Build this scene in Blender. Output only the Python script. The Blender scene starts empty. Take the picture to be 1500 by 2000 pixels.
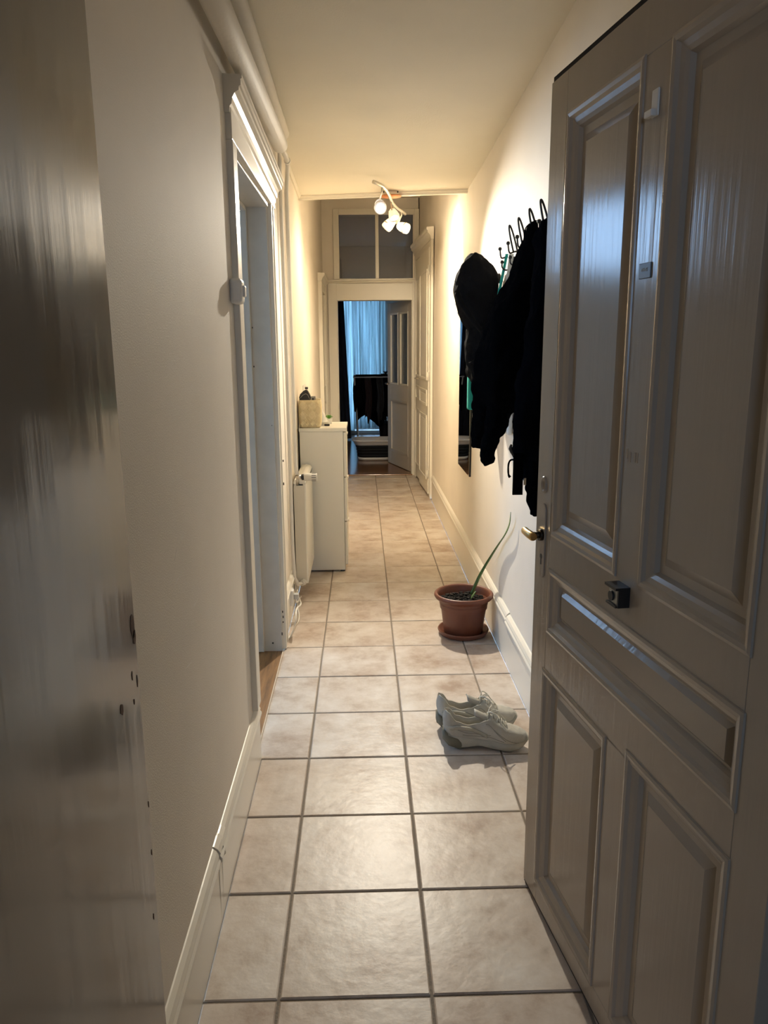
import bpy, math, random
from mathutils import Vector, Matrix

# ------------------------------------------------------------------ camera
F_PX, W_PX, H_PX = 1500.0, 1500.0, 2000.0
CAM = Vector((0.0, 0.0, 1.43))
PITCH, ROLL, YAW = 0.212971, -0.00683, 0.027475
scene = bpy.context.scene
COL = scene.collection


def cam_axes():
    cy, sy = math.cos(YAW), math.sin(YAW)
    cp, sp = math.cos(PITCH), math.sin(PITCH)
    f = Vector((sy * cp, cy * cp, -sp))
    rt = Vector((cy, -sy, 0))
    up = rt.cross(f)
    c, s = math.cos(ROLL), math.sin(ROLL)
    return c * rt + s * up, -s * rt + c * up, f


RT, UP, FW = cam_axes()
cam_data = bpy.data.cameras.new('camera')
cam_data.sensor_fit = 'VERTICAL'
cam_data.sensor_height = 32.0
cam_data.sensor_width = 24.0
cam_data.lens = 32.0 * F_PX / H_PX
cam_data.clip_start = 0.02
cam_data.clip_end = 200
cam = bpy.data.objects.new('camera', cam_data)
COL.objects.link(cam)
cam.matrix_world = Matrix(((RT.x, UP.x, -FW.x, CAM.x), (RT.y, UP.y, -FW.y, CAM.y),
                           (RT.z, UP.z, -FW.z, CAM.z), (0, 0, 0, 1)))
scene.camera = cam

# ------------------------------------------------------------------ world, daylight, exposure
world = bpy.data.worlds.new('dusk_sky')
scene.world = world
world.use_nodes = True
bg = world.node_tree.nodes['Background']
bg.inputs[0].default_value = (0.40, 0.64, 1.0, 1)
bg.inputs[1].default_value = 5.0
scene.view_settings.view_transform = 'Standard'
scene.view_settings.look = 'None'
scene.view_settings.gamma = 1.0
scene.view_settings.use_curve_mapping = False
scene.view_settings.exposure = 1.4


def portal(name, loc, direction, sx, sy):
    """Sky portal in a real window opening (only guides sampling of the sky light)."""
    d = bpy.data.lights.new(name, 'AREA')
    d.shape = 'RECTANGLE'
    d.size, d.size_y = sx, sy
    d.cycles.is_portal = True
    o = bpy.data.objects.new(name, d)
    COL.objects.link(o)
    o.location = loc
    o.rotation_euler = Vector(direction).to_track_quat('-Z', 'Y').to_euler()
    return o


portal('window_daylight', (0.0, 13.16, 1.25), (0, -1, 0), 0.95, 2.5)
portal('window_daylight', (-1.525, 4.84, 2.15), (0, -1, 0), 1.2, .65)
portal('window_daylight', (-3.63, 3.0, 1.5), (1, 0, 0), 1.7, 1.5)
portal('window_daylight', (0, -2.52, 1.75), (0, 1, 0), .75, .95)

# ------------------------------------------------------------------ helpers


def ray(px, py):
    return RT * ((px - W_PX / 2) / F_PX) - UP * ((py - H_PX / 2) / F_PX) + FW


def P(px, py, X=None, Y=None, Z=None):
    """World point on the plane x=X, y=Y or z=Z seen at photo pixel (px, py)."""
    d = ray(px, py)
    if X is not None:
        t = (X - CAM.x) / d.x
    elif Y is not None:
        t = (Y - CAM.y) / d.y
    else:
        t = (Z - CAM.z) / d.z
    return CAM + d * t


class MB:
    def __init__(self):
        self.v, self.f, self.sm = [], [], []

    def add(self, vs, fs, smooth=False):
        o = len(self.v)
        self.v += [tuple(p) for p in vs]
        self.f += [tuple(i + o for i in f) for f in fs]
        self.sm += [smooth] * len(fs)
        return self

    def box(self, x0, x1, y0, y1, z0, z1, M=None):
        vs = [Vector(p) for p in ((x0, y0, z0), (x1, y0, z0), (x1, y1, z0), (x0, y1, z0),
                                  (x0, y0, z1), (x1, y0, z1), (x1, y1, z1), (x0, y1, z1))]
        if M is not None:
            vs = [M @ p for p in vs]
        return self.add(vs, [(0, 3, 2, 1), (4, 5, 6, 7), (0, 1, 5, 4), (1, 2, 6, 5), (2, 3, 7, 6), (3, 0, 4, 7)])

    def hexa(self, b, t):
        return self.add(list(b) + list(t), [(0, 3, 2, 1), (4, 5, 6, 7), (0, 1, 5, 4), (1, 2, 6, 5), (2, 3, 7, 6), (3, 0, 4, 7)])

    def loft(self, rings, smooth=True, cap=True, closed=True):
        n = len(rings[0])
        vs = [p for r in rings for p in r]
        fs = []
        for i in range(len(rings) - 1):
            for j in range(n if closed else n - 1):
                a, b = i * n + j, i * n + (j + 1) % n
                fs.append((a, b, b + n, a + n))
        self.add(vs, fs, smooth)
        if cap and closed:
            o = len(self.v) - len(vs)
            self.f.append(tuple(o + j for j in reversed(range(n))))
            self.sm.append(False)
            self.f.append(tuple(o + (len(rings) - 1) * n + j for j in range(n)))
            self.sm.append(False)
        return self

    def tube(self, path, r, n=10, smooth=True, cap=True):
        path = [Vector(p) for p in path]
        rs = r if isinstance(r, (list, tuple)) else [r] * len(path)
        rings = []
        up = None
        for i, p in enumerate(path):
            a = path[max(i - 1, 0)]
            b = path[min(i + 1, len(path) - 1)]
            t = (b - a).normalized()
            if up is None:
                up = Vector((0, 0, 1)) if abs(t.z) < .9 else Vector((1, 0, 0))
            u = (up - t * up.dot(t)).normalized()
            w = t.cross(u)
            up = u
            rings.append([p + (u * math.cos(k * 2 * math.pi / n) + w * math.sin(k * 2 * math.pi / n)) * rs[i] for k in range(n)])
        return self.loft(rings, smooth, cap)

    def lathe(self, prof, n=32, center=(0, 0, 0), M=None, smooth=True, cap=False):
        rings = []
        c = Vector(center)
        for r, z in prof:
            ring = []
            for k in range(n):
                p = Vector((r * math.cos(2 * math.pi * k / n), r * math.sin(2 * math.pi * k / n), z))
                ring.append((M @ p if M is not None else p) + c)
            rings.append(ring)
        return self.loft(rings, smooth, cap)

    def extrude(self, prof, p0, p1, out, up=(0, 0, 1)):
        """profile [(o, u)] swept straight from p0 to p1; o along 'out', u along 'up'."""
        out, up = Vector(out).normalized(), Vector(up)
        rings = [[Vector(p) + out * o + up * u for o, u in prof] for p in (p0, p1)]
        return self.loft(rings, smooth=False, cap=True)

    def build(self, name, mat, parent=None, bevel=0, seg=2, subsurf=0, wrinkle=None):
        me = bpy.data.meshes.new(name)
        me.from_pydata(self.v, [], self.f)
        me.polygons.foreach_set('use_smooth', self.sm)
        me.update()
        fix_normals(me)
        o = bpy.data.objects.new(name, me)
        COL.objects.link(o)
        if mat:
            me.materials.append(mat)
        if parent is not None:
            o.parent = parent
            o.matrix_parent_inverse = Matrix.Translation(parent.location).inverted() if parent.type == 'EMPTY' else Matrix()
        if bevel:
            m = o.modifiers.new('bevel', 'BEVEL')
            m.width, m.segments, m.limit_method = bevel, seg, 'ANGLE'
            m.harden_normals = False
        if subsurf:
            m = o.modifiers.new('subsurf', 'SUBSURF')
            m.levels = m.render_levels = subsurf
        if wrinkle:
            tx = bpy.data.textures.new('wrinkle', 'CLOUDS')
            tx.noise_scale, tx.noise_depth = wrinkle[1], 2
            m = o.modifiers.new('wrinkle', 'DISPLACE')
            m.texture, m.strength, m.mid_level, m.texture_coords = tx, wrinkle[0], .55, 'GLOBAL'
        return o


def fix_normals(me):
    import bmesh
    bm = bmesh.new()
    bm.from_mesh(me)
    bmesh.ops.recalc_face_normals(bm, faces=bm.faces)
    bm.to_mesh(me)
    bm.free()


def tag(o, label=None, cat=None, group=None, kind=None):
    if label:
        o['label'] = label
    if cat:
        o['category'] = cat
    if group:
        o['group'] = group
    if kind:
        o['kind'] = kind
    return o


def thing(name, loc, label, cat, group=None, kind=None):
    o = bpy.data.objects.new(name, None)
    COL.objects.link(o)
    o.location = loc
    o.empty_display_size = 0.05
    return tag(o, label, cat, group, kind)


# ------------------------------------------------------------------ materials
MATS = {}


def new_mat(name):
    m = bpy.data.materials.new(name)
    m.use_nodes = True
    nt = m.node_tree
    return m, nt, nt.nodes['Principled BSDF']


def simple(name, col, rough=.5, metal=0, spec=.5, bump=None, vary=None, emis=None, sheen=0, coat=0):
    """bump=(scale, strength, (sx,sy,sz)); vary=(scale, amount, (sx,sy,sz))"""
    if name in MATS:
        return MATS[name]
    m, nt, b = new_mat(name)
    b.inputs['Base Color'].default_value = (*col, 1)
    b.inputs['Roughness'].default_value = rough
    b.inputs['Metallic'].default_value = metal
    b.inputs['Specular IOR Level'].default_value = spec
    if sheen:
        b.inputs['Sheen Weight'].default_value = sheen
    if coat:
        b.inputs['Coat Weight'].default_value = coat
        b.inputs['Coat Roughness'].default_value = .15
    if emis:
        b.inputs['Emission Color'].default_value = (*emis[0], 1)
        b.inputs['Emission Strength'].default_value = emis[1]
    tc = nt.nodes.new('ShaderNodeTexCoord')

    def noise(scale, s, detail=4):
        mp = nt.nodes.new('ShaderNodeMapping')
        mp.inputs['Scale'].default_value = s
        nt.links.new(tc.outputs['Object'], mp.inputs[0])
        n = nt.nodes.new('ShaderNodeTexNoise')
        n.inputs['Scale'].default_value = scale
        n.inputs['Detail'].default_value = detail
        nt.links.new(mp.outputs[0], n.inputs[0])
        return n
    if bump:
        n = noise(bump[0], bump[2] if len(bump) > 2 else (1, 1, 1), 5)
        bp = nt.nodes.new('ShaderNodeBump')
        bp.inputs['Strength'].default_value = bump[1]
        bp.inputs['Distance'].default_value = bump[3] if len(bump) > 3 else .01
        nt.links.new(n.outputs[0], bp.inputs['Height'])
        nt.links.new(bp.outputs[0], b.inputs['Normal'])
    if vary:
        n = noise(vary[0], vary[2] if len(vary) > 2 else (1, 1, 1), 6)
        cr = nt.nodes.new('ShaderNodeValToRGB')
        k = vary[1]
        cr.color_ramp.elements[0].position = .3
        cr.color_ramp.elements[1].position = .7
        cr.color_ramp.elements[0].color = (*[c * (1 - k) for c in col], 1)
        cr.color_ramp.elements[1].color = (*[min(1, c * (1 + k)) for c in col], 1)
        nt.links.new(n.outputs[0], cr.inputs[0])
        nt.links.new(cr.outputs[0], b.inputs['Base Color'])
    MATS[name] = m
    return m


def tile_mat():
    m, nt, b = new_mat('stone_tile')
    N, L = nt.nodes.new, nt.links.new
    tc = N('ShaderNodeTexCoord')
    oi = N('ShaderNodeObjectInfo')
    ml = N('ShaderNodeVectorMath'); ml.operation = 'SCALE'
    ml.inputs[0].default_value = (13.7, 7.1, 3.3)
    L(oi.outputs['Random'], ml.inputs['Scale'])
    ad = N('ShaderNodeVectorMath'); ad.operation = 'ADD'
    L(tc.outputs['Object'], ad.inputs[0]); L(ml.outputs[0], ad.inputs[1])
    n1 = N('ShaderNodeTexNoise'); n1.inputs['Scale'].default_value = 5.5; n1.inputs['Detail'].default_value = 9; n1.inputs['Roughness'].default_value = .68
    L(ad.outputs[0], n1.inputs[0])
    cr = N('ShaderNodeValToRGB')
    e = cr.color_ramp.elements
    e[0].position, e[0].color = .33, (.40, .30, .225, 1)
    e[1].position, e[1].color = .68, (.70, .645, .585, 1)
    x = e.new(.5); x.color = (.59, .515, .44, 1)
    L(n1.outputs[0], cr.inputs[0])
    n3 = N('ShaderNodeTexNoise'); n3.inputs['Scale'].default_value = 2.2; n3.inputs['Detail'].default_value = 3
    L(ad.outputs[0], n3.inputs[0])
    mix = N('ShaderNodeMixRGB'); mix.blend_type = 'MULTIPLY'
    cr2 = N('ShaderNodeValToRGB')
    cr2.color_ramp.elements[0].position, cr2.color_ramp.elements[0].color = .38, (.86, .80, .76, 1)
    cr2.color_ramp.elements[1].position, cr2.color_ramp.elements[1].color = .6, (1, 1, 1, 1)
    L(n3.outputs[0], cr2.inputs[0])
    mix.inputs[0].default_value = .8
    L(cr.outputs[0], mix.inputs[1]); L(cr2.outputs[0], mix.inputs[2])
    L(mix.outputs[0], b.inputs['Base Color'])
    n2 = N('ShaderNodeTexNoise'); n2.inputs['Scale'].default_value = 28; n2.inputs['Detail'].default_value = 5
    L(ad.outputs[0], n2.inputs[0])
    bp = N('ShaderNodeBump'); bp.inputs['Strength'].default_value = .2; bp.inputs['Distance'].default_value = .006
    L(n2.outputs[0], bp.inputs['Height']); L(bp.outputs[0], b.inputs['Normal'])
    b.inputs['Roughness'].default_value = .38
    b.inputs['Specular IOR Level'].default_value = .45
    return m


def wood_mat(name, c0, c1, rough, axis=(1, 12, 1)):
    m, nt, b = new_mat(name)
    N, L = nt.nodes.new, nt.links.new
    tc = N('ShaderNodeTexCoord'); mp = N('ShaderNodeMapping'); mp.inputs['Scale'].default_value = axis
    L(tc.outputs['Object'], mp.inputs[0])
    n = N('ShaderNodeTexNoise'); n.inputs['Scale'].default_value = 4; n.inputs['Detail'].default_value = 8; n.inputs['Roughness'].default_value = .65
    L(mp.outputs[0], n.inputs[0])
    cr = N('ShaderNodeValToRGB')
    cr.color_ramp.elements[0].position, cr.color_ramp.elements[0].color = .3, (*c0, 1)
    cr.color_ramp.elements[1].position, cr.color_ramp.elements[1].color = .7, (*c1, 1)
    L(n.outputs[0], cr.inputs[0]); L(cr.outputs[0], b.inputs['Base Color'])
    b.inputs['Roughness'].default_value = rough
    return m


def glass_mat(name, tint, rough=.0, grey_mix=0.0, frosted=False):
    m = bpy.data.materials.new(name)
    m.use_nodes = True
    nt = m.node_tree
    nt.nodes.clear()
    N, L = nt.nodes.new, nt.links.new
    out = N('ShaderNodeOutputMaterial')
    tr = N('ShaderNodeBsdfTranslucent' if frosted else 'ShaderNodeBsdfTransparent')
    tr.inputs[0].default_value = (*tint, 1)
    gl = N('ShaderNodeBsdfGlossy'); gl.inputs['Roughness'].default_value = rough
    gl.inputs[0].default_value = (.9, .9, .9, 1)
    fr = N('ShaderNodeFresnel'); fr.inputs[0].default_value = 1.5
    mx = N('ShaderNodeMixShader')
    L(fr.outputs[0], mx.inputs[0]); L(tr.outputs[0], mx.inputs[1]); L(gl.outputs[0], mx.inputs[2])
    if grey_mix:  # even share of plain grey diffuse mixed into the glass
        df = N('ShaderNodeBsdfDiffuse'); df.inputs[0].default_value = (.45, .45, .46, 1)
        m2 = N('ShaderNodeMixShader'); m2.inputs[0].default_value = grey_mix
        L(mx.outputs[0], m2.inputs[1]); L(df.outputs[0], m2.inputs[2]); L(m2.outputs[0], out.inputs[0])
    else:
        L(mx.outputs[0], out.inputs[0])
    return m


def curtain_mat(name, col, trans):
    m = bpy.data.materials.new(name)
    m.use_nodes = True
    nt = m.node_tree
    nt.nodes.clear()
    N, L = nt.nodes.new, nt.links.new
    out = N('ShaderNodeOutputMaterial')
    tc = N('ShaderNodeTexCoord'); mp = N('ShaderNodeMapping'); mp.inputs['Scale'].default_value = (26, 1, .9)
    L(tc.outputs['Object'], mp.inputs[0])
    n = N('ShaderNodeTexNoise'); n.inputs['Scale'].default_value = 1.2; n.inputs['Detail'].default_value = 3
    L(mp.outputs[0], n.inputs[0])
    cr = N('ShaderNodeValToRGB')
    cr.color_ramp.elements[0].position, cr.color_ramp.elements[0].color = .3, (*[c * .55 for c in col], 1)
    cr.color_ramp.elements[1].position, cr.color_ramp.elements[1].color = .7, (*col, 1)
    L(n.outputs[0], cr.inputs[0])
    d = N('ShaderNodeBsdfDiffuse'); t = N('ShaderNodeBsdfTranslucent')
    L(cr.outputs[0], d.inputs[0]); L(cr.outputs[0], t.inputs[0])
    mx = N('ShaderNodeMixShader'); mx.inputs[0].default_value = trans
    L(d.outputs[0], mx.inputs[1]); L(t.outputs[0], mx.inputs[2]); L(mx.outputs[0], out.inputs[0])
    return m


WALL = simple('wall_plaster', (.80, .735, .64), .72, bump=(330, .22, (1, 1, 1), .004), vary=(3, .03))
CEIL = simple('ceiling_plaster', (.86, .80, .67), .8, bump=(160, .2, (1, 1, 1), .004), vary=(2, .03))
WHITE = simple('white_gloss_paint', (.80, .75, .65), .32, bump=(40, .12, (1, 1, .2), .003))
CASING = simple('casing_gloss_paint', (.80, .755, .655), .38, bump=(45, .15, (1, 1, .25), .003))
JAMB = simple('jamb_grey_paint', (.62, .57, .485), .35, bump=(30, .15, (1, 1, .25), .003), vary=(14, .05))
GREIGE = simple('greige_gloss_paint', (.40, .345, .285), .17, bump=(26, .19, (1, 2.2, .07), .004), vary=(5, .04, (1, 1, .15)))
GREIGE_EDGE = simple('greige_moulding_paint', (.40, .345, .285), .2, bump=(40, .2, (1, 1, .3), .003))
ENTRY = simple('entrance_frame_paint', (.33, .285, .235), .13, bump=(13, .10, (1, 2.2, .07), .006), vary=(4, .06, (1, 1, .12)))
TILE = tile_mat()
GROUT = simple('grout', (.25, .21, .17), .9, bump=(150, .3))
WOOD = wood_mat('threshold_oak', (.11, .048, .015), (.36, .18, .06), .45, (14, 1, 1))
PARQ = wood_mat('parquet', (.13, .058, .025), (.24, .115, .05), .16, (1, 10, 1))
PIPE = simple('pipe_wrap_paint', (.74, .69, .60), .65, bump=(60, .12))
PIPEW = simple('pipe_enamel', (.80, .76, .68), .3)
RADI = simple('radiator_enamel', (.84, .80, .70), .3)
CAB = simple('cabinet_laminate', (.82, .79, .71), .38)
BRASS = simple('brass', (.62, .44, .20), .28, metal=1)
IRON = simple('wrought_iron', (.015, .013, .012), .4)
BLACK = simple('black_cloth', (.003, .003, .0034), 1.0, spec=.0, bump=(90, .4))
BLACK2 = simple('charcoal_cloth', (.010, .010, .011), .95, spec=.03, bump=(70, .4))
BLACK3 = simple('navy_black_cloth', (.003, .0033, .0045), 1.0, spec=.0, bump=(90, .4))
BPLAST = simple('black_plastic', (.012, .012, .013), .4)
GPLAST = simple('grey_plastic', (.30, .29, .27), .45)
WPLAST = simple('white_plastic', (.82, .80, .75), .35)
TEAL = simple('teal_fabric', (.012, .36, .31), .8, bump=(60, .3))
STRAPG = simple('pale_strap', (.62, .63, .58), .7)
TERRA = simple('terracotta_plastic', (.165, .052, .027), .42, bump=(60, .08), vary=(12, .05))
SOIL = simple('potting_soil', (.014, .010, .007), .95, bump=(60, 1.0, (1, 1, 1), .02), vary=(40, .5))
LEAF = simple('leaf_green', (.075, .15, .035), .45, vary=(6, .25, (20, 20, 1)))
SUCC = simple('succulent_green', (.14, .38, .045), .5)
SHOE = simple('worn_white_leather', (.50, .47, .40), .6, bump=(45, .55, (1, 1, 1), .006), vary=(9, .16))
SHOE_S = simple('worn_rubber_sole', (.46, .43, .35), .6, bump=(60, .3), vary=(12, .2))
SHOE_H = simple('heel_rubber', (.16, .145, .10), .6, vary=(20, .2))
SHOE_M = simple('shoe_stitching', (.33, .305, .25), .7)
SHOE_L = simple('shoe_lining', (.36, .35, .31), .9, bump=(80, .3))
LACE = simple('shoe_lace', (.60, .57, .48), .8)
MIRROR = simple('mirror_glass', (.85, .87, .88), .01, metal=1)
CHROME = simple('brushed_steel', (.66, .62, .55), .3, metal=1)
COPPER = simple('orange_disc', (.75, .26, .075), .4)
CREAM = simple('cream_weave', (.70, .55, .30), .7)
NAVY = simple('dark_drape', (.012, .013, .022), .9)
CURT = curtain_mat('blue_voile', (.76, .87, .88), .62)
LROOM = simple('side_room_paint', (.70, .69, .64), .7)
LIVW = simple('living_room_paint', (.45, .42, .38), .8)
LANDW = simple('landing_paint', (.62, .50, .36), .8)
GLASS = glass_mat('clear_glass', (.95, .97, .98))
TRANSOM = glass_mat('transom_glass', (.60, .63, .68), .03, grey_mix=.2)
FROST = simple('frosted_pane', (.10, .12, .15), .25, bump=(90, .5, (1, 1, 1), .004), vary=(60, .1))
TUBW = simple('tub_pale', (.55, .50, .43), .45)
TUBD = simple('tub_charcoal', (.010, .010, .010), .8, spec=.15)
CABLE = simple('white_cable', (.80, .77, .69), .4)
STICK = simple('sticker_black', (.01, .01, .012), .5)
STICKB = simple('sticker_blue', (.18, .25, .40), .5)
PLATE = simple('name_plate', (.05, .052, .06), .35)


def cream_pattern():
    nt = CREAM.node_tree
    b = nt.nodes['Principled BSDF']
    N, L = nt.nodes.new, nt.links.new
    tc = N('ShaderNodeTexCoord')
    mp = N('ShaderNodeMapping'); mp.inputs['Scale'].default_value = (42, 42, 42); mp.inputs['Rotation'].default_value = (0, math.pi / 4, 0)
    L(tc.outputs['Object'], mp.inputs[0])
    w = N('ShaderNodeTexChecker'); w.inputs['Scale'].default_value = .55
    w.inputs[1].default_value = (.78, .66, .42, 1); w.inputs[2].default_value = (.71, .585, .35, 1)
    L(mp.outputs[0], w.inputs[0]); L(w.outputs[0], b.inputs['Base Color'])


cream_pattern()


def shade_mat(name, col, s):
    m, nt, b = new_mat(name)
    b.inputs['Base Color'].default_value = (.9, .86, .78, 1)
    b.inputs['Roughness'].default_value = .35
    b.inputs['Emission Color'].default_value = (*col, 1)
    b.inputs['Emission Strength'].default_value = s
    return m


def frosted_shade(name, col, st):
    m = bpy.data.materials.new(name)
    m.use_nodes = True
    nt = m.node_tree
    b = nt.nodes['Principled BSDF']
    b.inputs['Base Color'].default_value = (.42, .38, .30, 1)
    b.inputs['Roughness'].default_value = .35
    b.inputs['Emission Color'].default_value = (*col, 1)
    b.inputs['Emission Strength'].default_value = st
    tr = nt.nodes.new('ShaderNodeBsdfTransparent')
    tr.inputs[0].default_value = (1, .97, .92, 1)
    mx = nt.nodes.new('ShaderNodeMixShader')
    mx.inputs[0].default_value = .45
    out = nt.nodes['Material Output']
    nt.links.new(b.outputs[0], mx.inputs[1])
    nt.links.new(tr.outputs[0], mx.inputs[2])
    nt.links.new(mx.outputs[0], out.inputs[0])
    return m


SHADE_W = frosted_shade('lit_frosted_shade', (1, .80, .50), .30)
SHADE_C = frosted_shade('lit_frosted_shade_cool', (.95, .95, 1), .2)
BULB_W = shade_mat('lit_bulb', (1, .86, .6), 8)
BULB_C = shade_mat('lit_bulb_cool', (.95, .97, 1), 8)

rnd = random.Random(7)

# ------------------------------------------------------------------ room shell
YA, YB = 0.95, 8.58           # entrance wall inner face, end wall face
XL1, XL2, XR = -.385, -.405, .66
TP, TX0, TY0 = .34445, -.2038, 1.4567   # tile pitch, joint A, joint row 0
D1A, D1B, D1T = 2.50, 3.50, 2.025       # left doorway


# ceilings: low part (dips away from the entrance), high part beyond the edge strip
EDGE_L, EDGE_R = Vector((-.405, 5.455, 2.405)), Vector((.68, 5.055, 2.372))
m = MB()
nl, nr = Vector((-.56, .8, 2.512)), Vector((.82, .8, 2.535))
el = EDGE_L + (EDGE_L - EDGE_R) * .145
er = EDGE_R + (EDGE_R - EDGE_L) * .13
up = Vector((0, 0, .62))
m.hexa([nl, nr, er, el], [nl + up, nr + up, er + up, el + up])
tag(m.build('ceiling', CEIL), 'low cream plaster ceiling over the near half of the hallway', 'ceiling', kind='structure')
m = MB()
m.box(-.56, .82, 4.95, 8.75, 2.95, 3.1)
tag(m.build('ceiling', CEIL), 'higher ceiling beyond the edge strip, above the transom end of the hallway', 'ceiling', kind='structure')
m = MB()
d = (EDGE_R - EDGE_L)
m.extrude([(-.035, .03), (-.035, -.006), (-.026, -.012), (-.02, -.022), (.012, -.022), (.012, .05)], EDGE_L, EDGE_R,
          Vector((-d.y, d.x, 0)))
tag(m.build('trim_1', CASING), 'cream strip edging the end of the low ceiling behind the spotlight', 'trim', kind='structure')

# left wall (one plastered wall with the doorway cut in it)
m = MB()
m.box(-.56, XL1, .30, D1A, 0, 2.6)
m.box(-.56, -.395, D1A, D1B, D1T + .03, 2.6)
m.box(-.56, XL2, D1B, 8.75, 0, 3.0)
m.box(-.56, XL2, 4.9, D1B, 2.6, 3.0)
tag(m.build('wall_left', WALL), 'left hallway plaster wall with scuffs and the open side doorway', 'wall', kind='structure')
wall_l = bpy.data.objects['wall_left']
SCUFF = simple('wall_scuff', (.86, .82, .75), .6)
for px, py, dx, dy, w in ((350, 1062, 10, -22, 1.2), (338, 1150, 14, -30, 1.6), (375, 1190, 12, -22, 1.4), (455, 1090, 3, -18, 1.2), (360, 1310, 16, -20, 1.2), (400, 1375, 6, -14, 1.0), (345, 1070, -4, 26, 1), (452, 1110, 6, -24, 1)):
    a, b_ = P(px, py, X=XL1), P(px + dx, py + dy, X=XL1)
    pd = Vector((0, -(b_ - a).z, (b_ - a).y)).normalized() * w * a.y / 1500
    e_ = Vector((.00015, 0, 0))
    mid_ = (a + b_) / 2
    m = MB(); m.loft([[a - e_, mid_ + pd - e_, b_ - e_, mid_ - pd - e_], [a + e_, mid_ + pd + e_, b_ + e_, mid_ - pd + e_]], smooth=False)
    m.build('scuff', SCUFF, wall_l)
# right wall, easing inwards at the tall cupboard door
m = MB()
m.hexa([(XR, .30, 0), (.82, .30, 0), (.82, 7.12, 0), (XR, 7.12, 0)], [(XR + .012, .30, 2.6), (.82, .30, 2.6), (.82, 7.12, 3.0), (XR + .012, 7.12, 3.0)])
m.hexa([(XR, 7.12, 0), (.82, 7.12, 0), (.82, 8.75, 0), (.615, 8.75, 0)], [(XR + .012, 7.12, 3.0), (.82, 7.12, 3.0), (.82, 8.75, 3.0), (.63, 8.75, 3.0)])
tag(m.build('wall_right', WALL), 'right hallway plaster wall behind the coats and mirror', 'wall', kind='structure')
# end wall with doorway and transom opening
EX0, EX1, EZ = -.262, .563, 1.912
m = MB()
m.box(-.405, EX0, YB, 8.73, 0, 3.0)
m.box(EX1, .62, YB, 8.73, 0, 3.0)
m.box(EX0, EX1, YB, 8.73, EZ, 2.13)
m.box(EX0, EX1, YB, 8.73, 2.785, 3.0)
tag(m.build('wall_end', WALL), 'end wall of the hallway around the living room door and transom', 'wall', kind='structure')

# floor: grout bed with tiles laid on it
m = MB()
m.box(-.40, .66, .90, YB, -.05, -.004)
floor = tag(m.build('floor', GROUT), 'beige stone tile floor of the hallway with grey grout', 'floor', kind='structure')


def tile_mesh(w, d, key, cache={}):
    if key in cache:
        return cache[key]
    c, t = .003, .002
    a, b = w / 2, d / 2
    vs = [(-a, -b, -.02), (a, -b, -.02), (a, b, -.02), (-a, b, -.02),
          (-a, -b, -t), (a, -b, -t), (a, b, -t), (-a, b, -t),
          (-a + c, -b + c, 0), (a - c, -b + c, 0), (a - c, b - c, 0), (-a + c, b - c, 0)]
    fs = [(0, 3, 2, 1)]
    for o in (0, 4):
        fs += [(o + i, o + (i + 1) % 4, o + 4 + (i + 1) % 4, o + 4 + i) for i in range(4)]
    fs.append((8, 9, 10, 11))
    me = bpy.data.meshes.new('tile')
    me.from_pydata(vs, [], fs)
    me.materials.append(TILE)
    cache[key] = me
    return me


G = .007
joints = [TX0, TX0 + TP, TX0 + 2 * TP]
for r in range(-2, 21):
    y0, y1 = TY0 + r * TP, TY0 + (r + 1) * TP
    y0, y1 = max(y0, .92), min(y1, YB + .01)
    if y1 - y0 < .04:
        continue
    xl = -.372 if y1 < D1A + .1 else -.392
    xr = .645
    xs = [xl - G / 2] + joints + [xr + G / 2]
    for i in range(4):
        w, dd = xs[i + 1] - xs[i] - G, y1 - y0 - G
        o = bpy.data.objects.new('tile', tile_mesh(w, dd, (round(w, 4), round(dd, 4))))
        COL.objects.link(o)
        o.parent = floor
        o.location = ((xs[i] + xs[i + 1]) / 2, (y0 + y1) / 2, rnd.uniform(-.0012, .0004))
        o.rotation_euler = (rnd.uniform(-.002, .002), rnd.uniform(-.002, .002), 0)

# baseboards
BBP = [(0, 0), (.017, 0), (.017, .178), (.021, .182), (.026, .190), (.026, .198), (.020, .205), (.022, .213), (.016, .224), (.006, .232), (0, .234)]
m = MB()
m.extrude(BBP, (XR + .002, 2.2, 0), (XR + .002, 3.30, 0), (-1, 0, 0))
tag(m.build('baseboard_right', WHITE), 'tall white skirting beside the sneakers, up to the joint by the pot', 'baseboard', kind='structure')
m = MB()
m.extrude([(o * .88, u * 1.03) for o, u in BBP], (XR + .002, 3.301, 0), (XR + .002, 7.10, 0), (-1, 0, 0))
bb2 = tag(m.build('baseboard_right', WHITE), 'tall cream skirting running from the pot to the tall double door', 'baseboard', kind='structure')
m = MB()
m.extrude([(o, u * .93) for o, u in BBP], (XR + .002, .97, 0), (XR + .002, 2.199, 0), (-1, 0, 0))
m.build('board_section', WHITE, bb2)
m = MB()
LBP = [(o * .85, u * .92) for o, u in BBP]
m.extrude(LBP, (XL1 - .002, .955, 0), (XL1 - .002, 1.76, 0), (1, 0, 0))
m.extrude([(o * 1.14 if u > .16 else o, u * 1.012) for o, u in LBP], (XL1 - .002, 1.70, 0), (XL1 - .002, 1.745, 0), (1, 0, 0))
m.extrude([(o * 1.2 if u > .16 else o * .99, u * .985) for o, u in LBP], (XL1 - .002, 1.735, 0), (XL1 - .002, 1.80, 0), (1, 0, 0))
m.extrude([(o * .98, u * .985) for o, u in LBP], (XL1 - .002, 1.755, 0), (XL1 - .002, D1A - .004, 0), (1, 0, 0))
tag(m.build('baseboard_left', WHITE), 'tall painted skirting along the near left wall with a patched joint', 'baseboard', kind='structure')
m = MB()
m.extrude(LBP, (XL2 - .002, 3.67, 0), (XL2 - .002, 7.6, 0), (1, 0, 0))
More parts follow.
